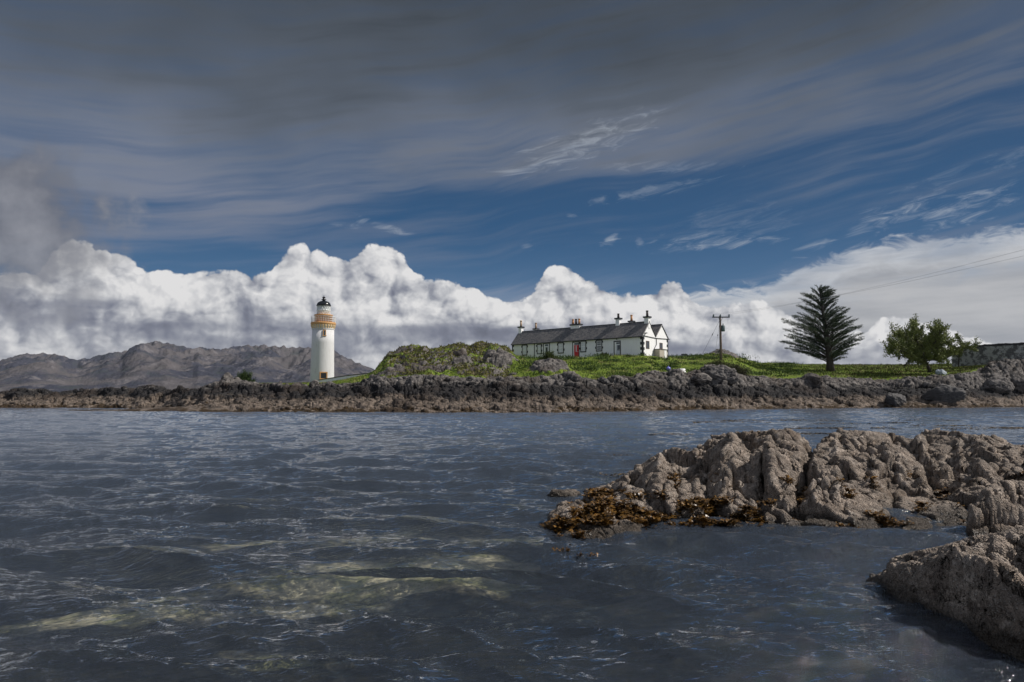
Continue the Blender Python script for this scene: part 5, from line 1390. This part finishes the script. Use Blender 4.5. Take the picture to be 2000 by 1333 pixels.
part('post', lambda bm: mtube(bm, [(0, 0, -1), (0, 0, 1.05)], .05, 8), M['iron'], q); part('post_cap', lambda bm: mcyl(bm, .08, .08, 1.052, 1.15, 10), M['iron'], q)
p = at(1337, 697.5, 110); q = empty('garden_bench', p); q.scale = (.62, .62, .62); tag(q, 'small dark bench on the skyline right of the cottage', 'bench')
part('seat', lambda bm: mbox(bm, (-.8, -.2, .35), (.8, .2, .41)), M['iron'], q); part('backrest', lambda bm: mbox(bm, (-.8, .2, .45), (.8, .24, .8)), M['iron'], q)
for s in (-.7, .7): part('leg', lambda bm: mbox(bm, (s-.04, -.18, -.3), (s+.04, .24, .348)), M['iron'], q)

# ------------------------------------------------------------------ turf
def build_turf():
    px, D, P, G, HE, N = ISL
    rng = np.random.default_rng(40)
    i, j = np.nonzero((G > .55) & (np.abs(px[None, :]-1000) < 1150) & (D[:, None] < 160))
    area = (np.gradient(D)[i]*(D[i]*np.gradient(px)[j]/F_PX))
    def pick(n, w):
        pr = w/w.sum(); s = rng.choice(len(i), n, p=pr)
        C = P[i[s], j[s]].copy(); C[:, :2] += rng.normal(size=(n, 2))*.12
        return C, s
    def near_house(C):
        hx, hy, hd = HOUSE_C; u = (C[:, 0]-hx)*hd[0]+(C[:, 1]-hy)*hd[1]; v = -(C[:, 0]-hx)*hd[1]+(C[:, 1]-hy)*hd[0]
        return (np.abs(u) < HOUSE_L/2+.1) & (np.abs(v) < HOUSE_W/2+.1) | (np.hypot(C[:, 0]-PLOT[0], C[:, 1]-PLOT[1]) < 2.7)
    def blades(C, L, w, lean):
        n = len(C); a = rng.uniform(0, 6.28, n); up = np.stack([rng.normal(0, lean, n), rng.normal(0, lean, n), np.ones(n)], 1)
        up /= np.linalg.norm(up, axis=1)[:, None]; s = np.stack([np.cos(a), np.sin(a), np.zeros(n)], 1)*w[:, None]
        B = C-[0, 0, .05]
        return np.stack([B-s, B+s, B+up*L[:, None]], 1)
    def obj(name, V, m, label):
        t = arr_mesh(name, V.reshape(-1, 3), np.arange(len(V)*3).reshape(-1, 3), False)
        return tag(link(name, t, m), label, None, None, 'stuff')
    he = HE[i, j]
    patch = fbm2(P[i, j, 0]*.5, P[i, j, 1]*.3, 4, .6)
    C, s = pick(150000, area*np.clip(1.2-he, .1, 1)*np.clip(.5+1.6*patch, .05, 2))
    C = C[~near_house(C)]; n = len(C)
    tall = .12+.30*np.clip(fbm2(C[:, 0]*.35+4, C[:, 1]*.35, 3)+.35, 0, 1)
    hx, hy, hd = HOUSE_C; vv = -(C[:, 0]-hx)*hd[1]+(C[:, 1]-hy)*hd[0]; tall = tall*(1-.72*sst(HOUSE_W/2+7, HOUSE_W/2+1.5, np.abs(vv)))
    obj('grass', blades(C, tall*rng.uniform(.6, 1.3, n), np.full(n, .05), .35), m_leaf('grass_blades', (.040, .078, .010), (.215, .285, .040), .7, .5), 'bright green rough grass on the island')
    C, s = pick(42000, area*np.clip(he-.05, .02, 1)); C = C[~near_house(C)]; n = len(C)
    obj('heather', blades(C, rng.uniform(.12, .42, n), np.full(n, .075), .5), m_leaf('heather_sprigs', (.024, .022, .010), (.105, .092, .030), .9, .7), 'dark heather and moor grass over the knoll')
    # clumps of rush and dock standing darker in the grass
    C0, s = pick(520, area*np.clip(1-he, .05, 1)*(px[j] > 1020)*(px[j] < 1560)); C0 = C0[~near_house(C0)]
    C = np.repeat(C0, 90, 0); r = np.repeat(rng.uniform(.15, .75, len(C0)), 90); C = C+np.stack([rng.normal(size=len(C))*r*1.6, rng.normal(size=len(C))*r, rng.uniform(0, 1, len(C))*r*.6], 1)
    obj('rushes', blades(C, rng.uniform(.18, .45, len(C)), np.full(len(C), .05), .55), m_leaf('rush_blades', (.022, .046, .010), (.075, .120, .022), .8, .8), 'darker clumps of rushes and docks in the grass below the cottage')
    C, s = pick(16000, area*np.clip(fbm2(P[i, j, 0]*.3+9, P[i, j, 1]*.3, 3)-.05, 0, 1)+1e-9); C = C[~near_house(C)]
    obj('dry_grass', blades(C, rng.uniform(.15, .42, len(C)), np.full(len(C), .045), .45), m_leaf('straw_blades', (.16, .125, .06), (.36, .29, .15), .8, .8), 'straw coloured dead grass among the green')
build_turf()
